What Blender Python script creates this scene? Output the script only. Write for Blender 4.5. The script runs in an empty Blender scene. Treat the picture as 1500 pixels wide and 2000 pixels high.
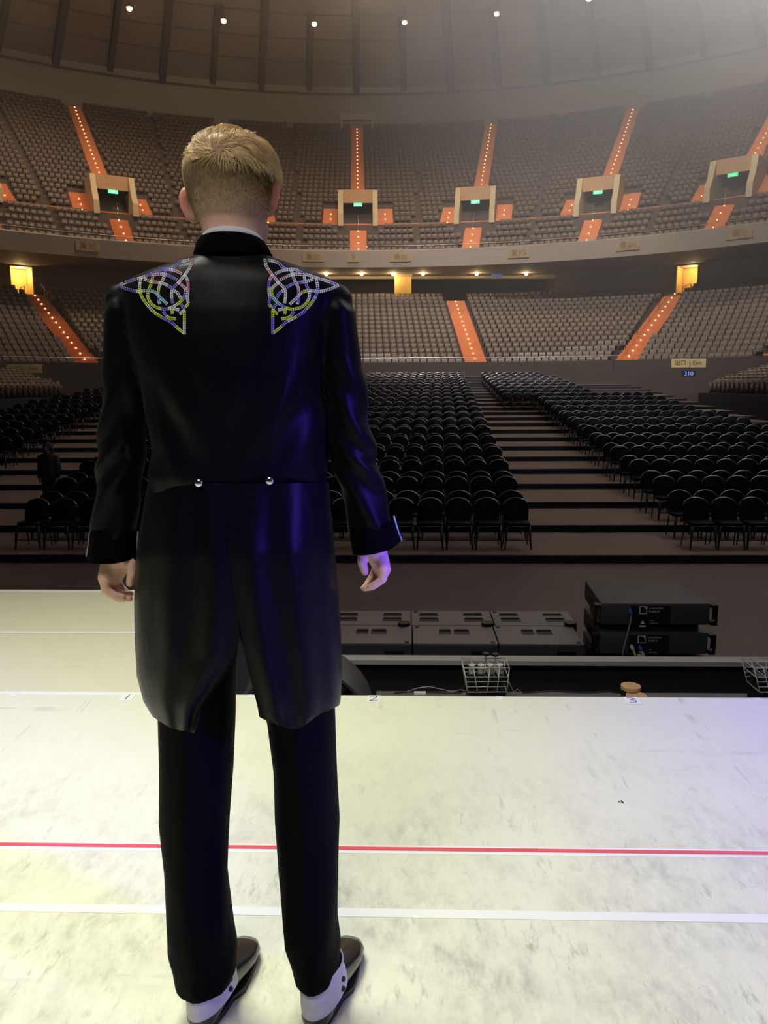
import bpy, bmesh, math, random
import numpy as np
from mathutils import Vector, Matrix
from mathutils.bvhtree import BVHTree
R = math.radians
rnd = random.Random(7)
S = bpy.context.scene
COL = S.collection

# ------------------------------------------------------------ camera, world, lights, exposure
EYE = 1.355
FPX = 1500.0
PITCH, ROLL = 9.5, 0.35
cam_d = bpy.data.cameras.new('camera'); cam = bpy.data.objects.new('camera', cam_d); COL.objects.link(cam)
cam_d.sensor_fit = 'VERTICAL'; cam_d.sensor_height = 24.0; cam_d.lens = 24.0 * FPX / 2000.0
cam_d.clip_end = 400; cam_d.clip_start = 0.05
CM = Matrix.Rotation(R(90 - PITCH), 3, 'X') @ Matrix.Rotation(R(-ROLL), 3, 'Z')
cam.matrix_world = Matrix.Translation((0, 0, EYE)) @ CM.to_4x4()
S.camera = cam
S.view_settings.view_transform = 'Standard'
S.view_settings.look = 'None'
S.view_settings.gamma = 1.0
S.view_settings.use_curve_mapping = False
S.view_settings.exposure = 0.0
S.cycles.use_denoising = True
S.cycles.volume_step_rate = 6.0
S.cycles.volume_max_steps = 48
S.cycles.max_bounces = 5
S.cycles.diffuse_bounces = 3
S.cycles.volume_bounces = 0
S.cycles.sample_clamp_indirect = 4.0

w = bpy.data.worlds.new('world'); S.world = w; w.use_nodes = True
w.node_tree.nodes['Background'].inputs[0].default_value = (0.01, 0.011, 0.015, 1)
w.node_tree.nodes['Background'].inputs[1].default_value = 1.0

def aim(o, target):
    d = Vector(target) - o.location
    o.rotation_euler = d.to_track_quat('-Z', 'Y').to_euler()

def area(name, loc, target, size, power, color, size_y=None, spread=180):
    l = bpy.data.lights.new(name, 'AREA'); l.energy = power; l.color = color; l.size = size; l.spread = R(spread)
    if size_y: l.shape = 'RECTANGLE'; l.size_y = size_y
    o = bpy.data.objects.new(name, l); COL.objects.link(o); o.location = loc; aim(o, target); return o

def spot(name, loc, target, angle, power, color, blend=0.6, radius=0.1):
    l = bpy.data.lights.new(name, 'SPOT'); l.energy = power; l.color = color; l.spot_size = R(angle); l.spot_blend = blend
    l.shadow_soft_size = radius
    o = bpy.data.objects.new(name, l); COL.objects.link(o); o.location = loc; aim(o, target); return o

AZ_A, AZ_F = 1.72, -1.8
_ca, _sa = math.cos(R(AZ_A)), math.sin(R(AZ_A))
_cf, _sf = math.cos(R(AZ_F)), math.sin(R(AZ_F))
def A(x, y, z): return Vector((x * _ca - y * _sa, x * _sa + y * _ca, z + EYE))   # arena bowl frame, z above the eye
def F(x, y, z): return Vector((x * _cf - y * _sf, x * _sf + y * _cf, z))          # stage and floor-seating frame
FLOOR = -1.8

# stage washes (truss above the stage)
area('stage_wash', (-1.6, 2.7, 6.0), (-1.4, 1.8, 0), 2.2, 86, (0.98, 1.0, 0.80), 1.2, 84)
area('stage_wash_rear', (-1.0, -2.0, 6.5), (-0.3, 1.6, 0.9), 2.4, 58, (1.0, 0.93, 0.84), 1.2, 110)
spot('blue_side_light', (3.6, -0.7, 2.2), (0.05, 1.5, 0.86), 18, 1300, (0.12, 0.06, 1.0), 0.8, 0.25)
spot('lavender_front_light', (5.6, 5.0, 5.2), (2.75, 2.6, 0), 38, 1900, (0.15, 0.10, 1.0), 0.9, 0.3)
# house lights high under the dome, aimed at the tiers
for ax, tx, pw in ((-24, -40, 17000), (-8, -13, 15500), (8, 13, 15500), (24, 42, 17000)):
    spot('house_light', A(ax, 62, 37.5), A(tx, 74, 8), 120, pw, (1.0, 0.74, 0.5), 0.9, 0.6)
spot('house_light', A(0, 22, 36), A(0, 46, -2), 80, 3000, (1.0, 0.82, 0.66), 0.9, 0.8)
spot('dome_fill_light', A(0, 40, 20), A(0, 78, 42), 120, 22000, (1.0, 0.76, 0.55), 1.0, 1.0)  # added fill lamp in mid-air, brightens the dome lining
# beam that lights the haze, hung on the front truss at the right
spot('haze_beam', (9.5, 2.5, 8.5), A(20, 40, 29), 59, 560000, (1.0, 0.95, 0.92), 1.0, 0.4)

spot('haze_fill_high', A(4, 26, 33), A(17, 52, 15), 76, 200000, (1.0, 0.95, 0.92), 1.0, 0.4)  # added second lamp that fills and evens out the haze glow

# ------------------------------------------------------------ helpers
def ray(px, py):
    return CM @ Vector(((px - 750) / FPX, -(py - 1000) / FPX, -1.0))
def Wy(px, py, y):
    d = ray(px, py); t = y / d.y; return Vector((0, 0, EYE)) + d * t
def Wz(px, py, z):
    d = ray(px, py); t = (z - EYE) / d.z; return Vector((0, 0, EYE)) + d * t

def new_mat(name, color, rough=0.6, metal=0.0, emit=None, estr=1.0, sheen=0.0, bump=0.0, bscale=40.0, var=0.0, vscale=6.0, spec=0.5, coat=0.0, bstretch=None):
    m = bpy.data.materials.new(name); m.use_nodes = True
    nt = m.node_tree; p = nt.nodes['Principled BSDF']
    p.inputs['Base Color'].default_value = (*color, 1); p.inputs['Roughness'].default_value = rough
    p.inputs['Metallic'].default_value = metal; p.inputs['Specular IOR Level'].default_value = spec
    p.inputs['Sheen Weight'].default_value = sheen; p.inputs['Coat Weight'].default_value = coat
    if emit: p.inputs['Emission Color'].default_value = (*emit, 1); p.inputs['Emission Strength'].default_value = estr
    tc = nt.nodes.new('ShaderNodeTexCoord')
    if bump:
        mp = nt.nodes.new('ShaderNodeMapping'); nt.links.new(tc.outputs['Object'], mp.inputs[0])
        if bstretch: mp.inputs['Scale'].default_value = bstretch
        n = nt.nodes.new('ShaderNodeTexNoise'); n.inputs['Scale'].default_value = bscale; n.inputs['Detail'].default_value = 3
        b = nt.nodes.new('ShaderNodeBump'); b.inputs['Strength'].default_value = bump; b.inputs['Distance'].default_value = 0.02
        nt.links.new(mp.outputs[0], n.inputs['Vector']); nt.links.new(n.outputs['Fac'], b.inputs['Height'])
        nt.links.new(b.outputs[0], p.inputs['Normal'])
    if var:
        n = nt.nodes.new('ShaderNodeTexNoise'); n.inputs['Scale'].default_value = vscale; n.inputs['Detail'].default_value = 4
        nt.links.new(tc.outputs['Object'], n.inputs['Vector'])
        mx = nt.nodes.new('ShaderNodeMix'); mx.data_type = 'RGBA'
        mx.inputs['A'].default_value = tuple(c * (1 - var) for c in color) + (1,)
        mx.inputs['B'].default_value = tuple(min(1, c * (1 + var)) for c in color) + (1,)
        nt.links.new(n.outputs['Fac'], mx.inputs['Factor']); nt.links.new(mx.outputs['Result'], p.inputs['Base Color'])
    return m

class MB:
    """collects shapes into one mesh"""
    def __init__(s): s.v = []; s.f = []; s.m = []
    def add(s, vs, fs, mi=0, M=None):
        o = len(s.v)
        s.v += [tuple(M @ Vector(p)) if M is not None else tuple(p) for p in vs]
        s.f += [tuple(i + o for i in f) for f in fs]; s.m += [mi] * len(fs)
    def box(s, x0, x1, y0, y1, z0, z1, M=None, mi=0, bev=0.0):
        if bev <= 0:
            vs = [(x, y, z) for z in (z0, z1) for y in (y0, y1) for x in (x0, x1)]
            s.add(vs, [(0, 2, 3, 1), (4, 5, 7, 6), (0, 1, 5, 4), (2, 6, 7, 3), (0, 4, 6, 2), (1, 3, 7, 5)], mi, M)
        else:
            bm = bmesh.new(); bmesh.ops.create_cube(bm, size=1)
            for v in bm.verts: v.co = Vector(((x0 + x1) / 2 + v.co.x * (x1 - x0), (y0 + y1) / 2 + v.co.y * (y1 - y0), (z0 + z1) / 2 + v.co.z * (z1 - z0)))
            bmesh.ops.bevel(bm, geom=bm.edges[:], offset=bev, segments=2, affect='EDGES', profile=0.5)
            s.bm(bm, mi, M)
        return s
    def bm(s, bm, mi=0, M=None):
        bm.verts.index_update()
        s.add([v.co[:] for v in bm.verts], [[v.index for v in f.verts] for f in bm.faces], mi, M); bm.free()
    def loft(s, rings, caps=True, mi=0, M=None, close=True):
        n = len(rings[0]); vs = [p for r in rings for p in r]; fs = []
        for i in range(len(rings) - 1):
            for j in range(n if close else n - 1):
                k = (j + 1) % n
                fs.append((i * n + j, i * n + k, (i + 1) * n + k, (i + 1) * n + j))
        if caps: fs.append(tuple(reversed(range(n)))); fs.append(tuple((len(rings) - 1) * n + j for j in range(n)))
        s.add(vs, fs, mi, M); return s
    def tube(s, pts, r, n=6, mi=0, M=None, caps=True):
        pts = [Vector(p) for p in pts]
        rs = r if isinstance(r, (list, tuple)) else [r] * len(pts)
        rings = []; up = None
        for i, p in enumerate(pts):
            t = (pts[min(i + 1, len(pts) - 1)] - pts[max(i - 1, 0)]).normalized()
            if up is None:
                up = Vector((0, 0, 1)) if abs(t.z) < 0.9 else Vector((1, 0, 0))
            a = t.cross(up).normalized(); b = a.cross(t).normalized(); up = b
            rings.append([p + (a * math.cos(2 * math.pi * k / n) + b * math.sin(2 * math.pi * k / n)) * rs[i] for k in range(n)])
        return s.loft(rings, caps, mi, M)
    def cyl(s, c, r, h, n=16, mi=0, M=None, r2=None, axis='z'):
        r2 = r if r2 is None else r2; c = Vector(c); rings = []
        for zz, rr in ((0, r), (h, r2)):
            ring = []
            for k in range(n):
                a = 2 * math.pi * k / n; u, v = rr * math.cos(a), rr * math.sin(a)
                ring.append(c + (Vector((u, v, zz)) if axis == 'z' else Vector((u, zz, -v)) if axis == 'y' else Vector((zz, u, v))))
            rings.append(ring)
        return s.loft(rings, True, mi, M)
    def ball(s, c, r, n=8, m=6, mi=0, sc=(1, 1, 1), M=None):
        c = Vector(c); rings = []
        for i in range(1, m):
            t = math.pi * i / m
            rings.append([c + Vector((r * sc[0] * math.sin(t) * math.cos(2 * math.pi * k / n), r * sc[1] * math.sin(t) * math.sin(2 * math.pi * k / n), -r * sc[2] * math.cos(t))) for k in range(n)])
        o = len(s.v); s.loft(rings, False, mi, M)
        b = len(s.v); M_ = M if M is not None else Matrix.Identity(4)
        s.v += [tuple(M_ @ (c - Vector((0, 0, r * sc[2])))), tuple(M_ @ (c + Vector((0, 0, r * sc[2]))))]
        for k in range(n):
            s.f.append((b, o + (k + 1) % n, o + k)); s.m.append(mi)
            q = o + (m - 2) * n; s.f.append((b + 1, q + k, q + (k + 1) % n)); s.m.append(mi)
        return s
    def mesh(s, name, mats, smooth=False, angle=None):
        me = bpy.data.meshes.new(name); me.from_pydata(s.v, [], s.f)
        for m in (mats if isinstance(mats, (list, tuple)) else [mats]): me.materials.append(m)
        if any(s.m): me.polygons.foreach_set('material_index', s.m)
        if smooth:
            me.polygons.foreach_set('use_smooth', [True] * len(me.polygons))
        me.update()
        if smooth and angle: me.set_sharp_from_angle(angle=R(angle))
        return me
    def build(s, name, mats, parent=None, smooth=False, angle=None, **kw):
        o = bpy.data.objects.new(name, s.mesh(name, mats, smooth, angle)); COL.objects.link(o)
        if parent is not None: o.parent = parent; o.matrix_parent_inverse = parent_inv(parent)
        for k, v in kw.items(): o[k] = v
        return o
def world_of(o):
    m = Matrix.LocRotScale(o.location, o.rotation_euler, None)
    return world_of(o.parent) @ o.matrix_parent_inverse @ m if o.parent is not None else m
def parent_inv(p): return world_of(p).inverted()   # part meshes are written in world coordinates
def thing(name, label, cat, loc=(0, 0, 0), rz=0.0, group=None):
    o = bpy.data.objects.new(name, None); COL.objects.link(o); o.location = loc; o.rotation_euler = (0, 0, rz)
    o.empty_display_size = 0.1; o['label'] = label; o['category'] = cat
    if group: o['group'] = group
    return o
def tag(o, label, cat, group=None, kind=None):
    o['label'] = label; o['category'] = cat
    if group: o['group'] = group
    if kind: o['kind'] = kind
    return o
def struct(o, label=None):
    o['kind'] = 'structure'
    if label: o['label'] = label
    return o
def dup(root, loc, rz, label=None, group=None, parts=True):
    r = root.copy(); COL.objects.link(r); r.location = loc; r.rotation_euler = (0, 0, rz)
    if label: r['label'] = label
    if group: r['group'] = group
    if parts:
        for ch in list(root.children):
            c = ch.copy(); COL.objects.link(c); c.parent = r
            for g in ch.children:
                d = g.copy(); COL.objects.link(d); d.parent = c
    return r
def replicate(me_src, mats, placements, name):
    """one mesh holding many copies of me_src (uncountable far repeats)"""
    n = len(me_src.vertices); co = np.empty(n * 3); me_src.vertices.foreach_get('co', co); co = co.reshape(-1, 3)
    faces = [list(p.vertices) for p in me_src.polygons]; mi = [p.material_index for p in me_src.polygons]
    lt = np.array([len(f) for f in faces]); lv = np.concatenate([np.array(f) for f in faces])
    K = len(placements); P = np.array([p[:3] for p in placements]); an = np.array([p[3] for p in placements])
    c, s_ = np.cos(an), np.sin(an)
    X = co[None, :, 0] * c[:, None] - co[None, :, 1] * s_[:, None] + P[:, 0:1]
    Y = co[None, :, 0] * s_[:, None] + co[None, :, 1] * c[:, None] + P[:, 1:2]
    Z = np.repeat(co[None, :, 2], K, 0) + P[:, 2:3]
    V = np.stack([X, Y, Z], -1).reshape(-1)
    L = (lv[None, :] + (np.arange(K) * n)[:, None]).reshape(-1)
    T = np.tile(lt, K); ST = np.concatenate([[0], np.cumsum(T)[:-1]])
    me = bpy.data.meshes.new(name); me.vertices.add(n * K); me.vertices.foreach_set('co', V)
    me.loops.add(len(L)); me.loops.foreach_set('vertex_index', L.astype(np.int32))
    me.polygons.add(len(T)); me.polygons.foreach_set('loop_start', ST.astype(np.int32))
    me.polygons.foreach_set('material_index', np.tile(np.array(mi, dtype=np.int32), K))
    for m in mats: me.materials.append(m)
    me.update(calc_edges=True); me.validate()
    o = bpy.data.objects.new(name, me); COL.objects.link(o); return o
def remesh(mb, voxel, smooth_it=3):
    me = mb.mesh('tmp', [], False); o = bpy.data.objects.new('tmp', me); COL.objects.link(o)
    m = o.modifiers.new('r', 'REMESH'); m.mode = 'VOXEL'; m.voxel_size = voxel; m.adaptivity = 0
    if smooth_it:
        k = o.modifiers.new('s', 'SMOOTH'); k.iterations = smooth_it; k.factor = 0.5
    dg = bpy.context.evaluated_depsgraph_get(); ev = o.evaluated_get(dg)
    out = bpy.data.meshes.new_from_object(ev); bpy.data.objects.remove(o)
    out.polygons.foreach_set('use_smooth', [True] * len(out.polygons)); return out
def link_mesh(name, me, mats, parent=None, **kw):
    me.materials.clear()
    for m in (mats if isinstance(mats, (list, tuple)) else [mats]): me.materials.append(m)
    o = bpy.data.objects.new(name, me); COL.objects.link(o)
    if parent is not None: o.parent = parent; o.matrix_parent_inverse = parent_inv(parent)
    for k, v in kw.items(): o[k] = v
    return o
def text_obj(name, body, size, M, mat, parent=None, extrude=0.002, align='CENTER'):
    c = bpy.data.curves.new('t', 'FONT'); c.body = body; c.size = size; c.extrude = extrude; c.align_x = align; c.align_y = 'CENTER'
    o = bpy.data.objects.new('t', c); COL.objects.link(o); dg = bpy.context.evaluated_depsgraph_get()
    me = bpy.data.meshes.new_from_object(o.evaluated_get(dg)); bpy.data.objects.remove(o); me.transform(M)
    return link_mesh(name, me, mat, parent)
def upright(loc, rz=0.0):   # text / sign frame facing the stage (-Y)
    return Matrix.Translation(loc) @ Matrix.Rotation(rz, 4, 'Z') @ Matrix.Rotation(R(90), 4, 'X')
def frame(loc, rz=0.0): return Matrix.Translation(loc) @ Matrix.Rotation(rz, 4, 'Z')
ORD = ['front', 'second', 'third', 'fourth', 'fifth', 'sixth', 'seventh', 'eighth', 'ninth', 'tenth', 'eleventh', 'twelfth', 'thirteenth', 'fourteenth']

def nth(i):
    n = i + 1
    return '%d%s' % (n, 'th' if 10 <= n % 100 <= 20 else {1: 'st', 2: 'nd', 3: 'rd'}.get(n % 10, 'th'))
# ------------------------------------------------------------ materials of the place
def stage_mat(name, color, dirt, scuff=0.35):
    m = new_mat(name, color, 0.55, spec=0.35); nt = m.node_tree; p = nt.nodes['Principled BSDF']; L = nt.links.new
    tc = nt.nodes.new('ShaderNodeTexCoord')
    def noise(scale, det, stretch=(1, 1, 1), rot=0.0, dist=0.0, ro=0.5):
        mp = nt.nodes.new('ShaderNodeMapping'); mp.inputs['Scale'].default_value = stretch; mp.inputs['Rotation'].default_value = (0, 0, rot)
        L(tc.outputs['Object'], mp.inputs[0]); n = nt.nodes.new('ShaderNodeTexNoise'); n.inputs['Scale'].default_value = scale
        n.inputs['Detail'].default_value = det; n.inputs['Distortion'].default_value = dist; n.inputs['Roughness'].default_value = ro; L(mp.outputs[0], n.inputs['Vector']); return n.outputs['Fac']
    def ramp(x, lo, hi, a=0.0, b=1.0):
        r = nt.nodes.new('ShaderNodeMapRange'); r.inputs[1].default_value = lo; r.inputs[2].default_value = hi; r.inputs[3].default_value = a; r.inputs[4].default_value = b
        L(x, r.inputs[0]); return r.outputs[0]
    def mul(a, b):
        n = nt.nodes.new('ShaderNodeMath'); n.operation = 'MULTIPLY'
        for i, q in enumerate((a, b)):
            if isinstance(q, float): n.inputs[i].default_value = q
            else: L(q, n.inputs[i])
        return n.outputs[0]
    def mx(a, b):
        n = nt.nodes.new('ShaderNodeMath'); n.operation = 'MAXIMUM'; L(a, n.inputs[0]); L(b, n.inputs[1]); return n.outputs[0]
    # worn dance area: dirt is thickest on the upstage strip behind the tape
    sep = nt.nodes.new('ShaderNodeSeparateXYZ'); L(tc.outputs['Object'], sep.inputs[0])
    zone = ramp(sep.outputs[1], 2.75, 1.75, 0.15, 1.0)
    patch = mul(ramp(noise(3.6, 10, ro=.62), 0.40, 0.68), ramp(noise(24, 12, (1, 0.45, 1), 0.5, 0.2, .72), 0.36, 0.66))
    fine = mul(ramp(noise(30, 12, (1, 0.3, 1), -0.6, 0.2, .75), 0.50, 0.66), ramp(noise(5.1, 6, ro=.6), 0.40, 0.62))
    s1 = mul(ramp(noise(11, 2, (1, 0.09, 1), 0.9, 0.8), 0.62, 0.70), ramp(noise(5, 2), 0.5, 0.6))
    s2 = mul(ramp(noise(13, 2, (0.08, 1, 1), 0.15, 0.8), 0.63, 0.70), ramp(noise(4, 2), 0.48, 0.62))
    s3 = mul(ramp(noise(14, 2, (1, 0.12, 1), -0.7, 1.4), 0.64, 0.70), ramp(noise(6, 2), 0.52, 0.6))
    d = mx(mul(mul(mx(patch, fine), zone), 0.95), mul(mx(mx(s1, s2), s3), scuff))
    c = nt.nodes.new('ShaderNodeMix'); c.data_type = 'RGBA'; c.inputs['A'].default_value = (*color, 1); c.inputs['B'].default_value = (*dirt, 1)
    L(d, c.inputs['Factor'])
    # warm/cool unevenness of the sheet itself
    L(c.outputs['Result'], p.inputs['Base Color']); L(ramp(d, 0, 1, 0.5, 0.8), p.inputs['Roughness'])
    return m
M_deck = stage_mat('stage_vinyl', (0.80, 0.81, 0.66), (0.36, 0.36, 0.31))
M_deck2 = stage_mat('stage_vinyl_runway', (0.74, 0.72, 0.56), (0.5, 0.46, 0.3), 0.2)
M_black = new_mat('black_paint', (0.012, 0.012, 0.015), 0.7)
M_drape = new_mat('black_drape', (0.006, 0.007, 0.014), 0.9, sheen=0.2, bump=0.4, bscale=3, bstretch=(6, 6, 0.3))
M_white_tape = new_mat('white_tape', (0.88, 0.9, 0.88), 0.5)
M_red_tape = new_mat('red_tape', (0.75, 0.10, 0.13), 0.45)
M_ink = new_mat('marker_ink', (0.03, 0.03, 0.05), 0.6)
M_floor = new_mat('arena_floor_boards', (0.125, 0.092, 0.075), 0.6, var=0.3, vscale=0.8)
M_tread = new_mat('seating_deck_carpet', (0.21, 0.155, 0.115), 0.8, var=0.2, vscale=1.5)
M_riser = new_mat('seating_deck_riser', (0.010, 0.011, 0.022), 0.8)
M_nose = new_mat('metal_edging', (0.30, 0.28, 0.26), 0.4, 0.8)
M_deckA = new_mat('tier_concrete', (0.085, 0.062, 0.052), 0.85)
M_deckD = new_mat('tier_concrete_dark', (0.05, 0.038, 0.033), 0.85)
M_seat = new_mat('tip_up_seat_plastic', (0.22, 0.17, 0.14), 0.42)
M_seat2 = new_mat('tip_up_seat_pad', (0.10, 0.072, 0.06), 0.6)
M_stair = new_mat('orange_stair_paint', (0.60, 0.18, 0.05), 0.6, var=0.12, vscale=3)
M_wall = new_mat('arena_wall_plaster', (0.17, 0.145, 0.135), 0.85, var=0.1, vscale=0.4)
M_fascia = new_mat('balcony_fascia_paint', (0.27, 0.225, 0.185), 0.75, var=0.06, vscale=0.3)
M_cream = new_mat('cream_portal_paint', (0.50, 0.40, 0.24), 0.7)
M_lintel = new_mat('tan_lintel_paint', (0.42, 0.24, 0.12), 0.7)
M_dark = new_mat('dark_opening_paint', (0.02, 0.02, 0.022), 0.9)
M_yellow = new_mat('yellow_wall_panel', (0.85, 0.55, 0.16), 0.7)
M_dome = new_mat('dome_lining', (0.30, 0.235, 0.19), 0.85, var=0.08, vscale=0.15)
M_rib = new_mat('dome_rib_steel', (0.085, 0.08, 0.078), 0.7)
M_metal = new_mat('rail_metal', (0.55, 0.52, 0.48), 0.3, 0.9)
M_amber = new_mat('amber_lamp', (1, 0.6, 0.25), 0.4, emit=(1.0, 0.50, 0.16), estr=9)
M_lamp = new_mat('warm_lamp', (1, 0.85, 0.6), 0.4, emit=(1.0, 0.78, 0.42), estr=40)
M_green = new_mat('exit_sign_green', (0.1, 0.8, 0.4), 0.4, emit=(0.10, 1.0, 0.42), estr=1.6)
M_signtxt = new_mat('exit_sign_white', (0.9, 1, 0.95), 0.4, emit=(0.75, 1.0, 0.85), estr=1.6)
M_board = new_mat('beige_sign_board', (0.7, 0.54, 0.28), 0.7)
M_boardtxt = new_mat('sign_lettering', (0.12, 0.08, 0.03), 0.7)
M_blue = new_mat('blue_led_digits', (0.1, 0.2, 1), 0.4, emit=(0.12, 0.28, 1.0), estr=1.5)

# ------------------------------------------------------------ stage
deck_h = 0.10
EDGE = 3.155                                    # front edge of the main deck in the stage frame
def rect(mb, x0, x1, y0, y1, z0, z1, mi=0, T=F):
    vs = [T(x, y, z) for z in (z0, z1) for y in (y0, y1) for x in (x0, x1)]
    mb.add(vs, [(0, 2, 3, 1), (4, 5, 7, 6), (0, 1, 5, 4), (2, 6, 7, 3), (0, 4, 6, 2), (1, 3, 7, 5)], mi)
def to_f(p): return Vector((p.x * _cf + p.y * _sf, -p.x * _sf + p.y * _cf, p.z))
EDGE = (to_f(Wz(680, 1357, 0)).y + to_f(Wz(1480, 1365, 0)).y) / 2
RUN_Y = to_f(Wz(130, 1152, 0)).y
RUN_X = to_f(Wz(345, 1355, 0)).x
mb = MB(); rect(mb, -9, 9, -5, EDGE, -deck_h, 0); struct(mb.build('floor_stage', [M_deck]), 'pale scuffed stage deck under the man')
mb = MB(); rect(mb, -9, RUN_X, EDGE, RUN_Y, -deck_h, -0.001); struct(mb.build('floor_runway', [M_deck2]), 'pale stage runway stretching out at the left')
mb = MB()
rect(mb, RUN_X, 9, EDGE - 0.06, EDGE - 0.02, FLOOR, -deck_h); rect(mb, -9, RUN_X - 0.02, RUN_Y - 0.06, RUN_Y - 0.02, FLOOR, -deck_h)
rect(mb, RUN_X - 0.06, RUN_X - 0.02, EDGE, RUN_Y - 0.06, FLOOR, -deck_h)
struct(mb.build('trim_1', [M_drape]), 'black skirting under the stage front')
mb = MB(); rect(mb, RUN_X, 9, EDGE, EDGE + 0.035, -0.06, -0.012)
struct(mb.build('trim_2', [M_nose]), 'grey metal edging along the stage front')
# tape lines
def line_tape(name, p0, p1, wd, mat, label, zt=0.0012):
    a, b = Wz(*p0, 0), Wz(*p1, 0); d = (b - a).normalized(); nrm = Vector((-d.y, d.x, 0)) * wd / 2
    a -= d * 1.2; b += d * 1.2
    m_ = MB(); vs = []
    for p in (a, b): vs += [p - nrm, p + nrm]
    top = [v + Vector((0, 0, zt)) for v in vs]
    m_.add(vs + top, [(4, 6, 7, 5), (0, 1, 3, 2), (0, 2, 6, 4), (1, 5, 7, 3), (0, 4, 5, 1), (2, 3, 7, 6)])
    return tag(m_.build(name, [mat]), label, 'tape')
line_tape('floor_tape', (0, 1651), (1500, 1668), 0.040, M_white_tape, 'white backing tape under the thin red line across the stage', 0.0008)
line_tape('floor_tape', (0, 1649.5), (1500, 1667), 0.017, M_red_tape, 'thin red tape line across the stage', 0.0016)
line_tape('floor_tape', (0, 1772), (1500, 1795), 0.032, M_white_tape, 'wide white tape line across the stage nearest the shoes')
def strip(name, x0, x1, y0, y1, label, z=0.0012, mat=M_white_tape):
    m_ = MB(); rect(m_, x0, x1, y0, y1, 0, z); return tag(m_.build(name, [mat]), label, 'tape')
strip('floor_tape', -7.5, RUN_X, EDGE - 0.015, EDGE + 0.02, 'white tape over the joint between stage and left runway')
strip('floor_tape', -7.5, RUN_X, to_f(Wz(130, 1237, 0)).y, to_f(Wz(130, 1237, 0)).y + 0.03, 'faint white tape line across the left runway')
strip('floor_tape', -7.5, RUN_X, RUN_Y - 0.075, RUN_Y - 0.005, 'bright white tape along the far end of the left runway')
# numbered marks along the front edge
fx = lambda px: to_f(Wz(px, 1364, 0)).x
def stroke(mb_, pts, wd, z, T):
    for (a, b) in zip(pts, pts[1:]):
        a, b = Vector((*a, 0)), Vector((*b, 0)); d = (b - a).normalized(); n_ = Vector((-d.y, d.x, 0)) * wd / 2; e = d * wd * 0.4
        vs = [a - e - n_, a - e + n_, b + e + n_, b + e - n_]
        mb_.add([T(v.x, v.y, z) for v in vs], [(0, 1, 2, 3)])
def number_mark(px, body, strokes, label, sz=(0.058, 0.075)):
    cx, cy = fx(px), EDGE - 0.038
    m_ = MB(); rect(m_, cx - sz[0] / 2, cx + sz[0] / 2, cy - sz[1] / 2, cy + sz[1] / 2, 0, 0.0022)
    o = tag(m_.build('number_mark', [M_white_tape]), label, 'tape mark')
    k = MB(); stroke(k, [(cx + (x - 0.5) * sz[0], cy + (y - 0.5) * sz[1]) for x, y in strokes], 0.0042, 0.0027, F)
    k.build('numeral', [M_ink], o)
number_mark(247, '1', [(0.55, 0.85), (0.50, 0.5), (0.52, 0.18)], 'white tape square with a handwritten 1 at the stage edge left of the man')
number_mark(730, '2', [(0.22, 0.72), (0.4, 0.88), (0.7, 0.9), (0.72, 0.7), (0.45, 0.42), (0.22, 0.22), (0.5, 0.24), (0.8, 0.26)], 'white tape square with a handwritten 2 at the stage edge right of the man')
number_mark(1231, '3', [(0.25, 0.86), (0.6, 0.9), (0.75, 0.72), (0.42, 0.6), (0.75, 0.5), (0.78, 0.32), (0.5, 0.2), (0.25, 0.24)], 'white tape square with a handwritten 3 in front of the tan lids')
for px, lb in ((16, 'small white tape tick at the far left of the stage edge'), (489, 'small white tape tick at the stage edge seen between the legs'),
               (976, 'small white tape tick at the stage edge below the wire crate'), (1476, 'small white tape tick at the far right of the stage edge')):
    cx = fx(px); m_ = MB(); rect(m_, cx - 0.013, cx + 0.013, EDGE - 0.032, EDGE - 0.001, 0, 0.0014)
    tag(m_.build('tape_tick', [M_white_tape]), lb, 'tape')
# small torn gaffer scrap on the deck
c = Wz(1211, 1567, 0); m_ = MB(); m_.add([c + Vector(v) for v in ((-.008, 0, .003), (.004, .006, .005), (.011, -.002, .003), (.008, -.009, .002), (.001, .001, .006), (-.006, -.003, .002))], [(0, 5, 4, 1), (1, 4, 3, 2)])
tag(m_.build('tape_scrap', [M_black]), 'tiny scrap of black tape lying on the stage at the right', 'scrap')

# ------------------------------------------------------------ arena floor and stepped floor seating
mb = MB(); rect(mb, -40, 40, -5, 62, FLOOR - 0.1, FLOOR, T=F); struct(mb.build('floor', [M_floor]), 'dark brown arena floor')
NT, D0, RUN, RISE = 20, 13.35, 2.1, 0.15
def tier_z(k): return FLOOR + RISE * (k + 1)
mb = MB()
for k in range(NT):
    y0 = D0 + RUN * k; y1 = D0 + RUN * (k + 1) + (6.0 if k == NT - 1 else 0)
    z = tier_z(k); xl, xr = -18.5, 15.2
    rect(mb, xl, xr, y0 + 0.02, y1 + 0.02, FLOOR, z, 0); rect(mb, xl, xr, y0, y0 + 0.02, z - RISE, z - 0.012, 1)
    rect(mb, xl, xr, y0 - 0.012, y0 + 0.03, z - 0.012, z + 0.003, 2)
struct(mb.build('floor_platform', [M_tread, M_riser, M_nose]), 'stepped brown platform carrying the rows of black chairs')

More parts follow.
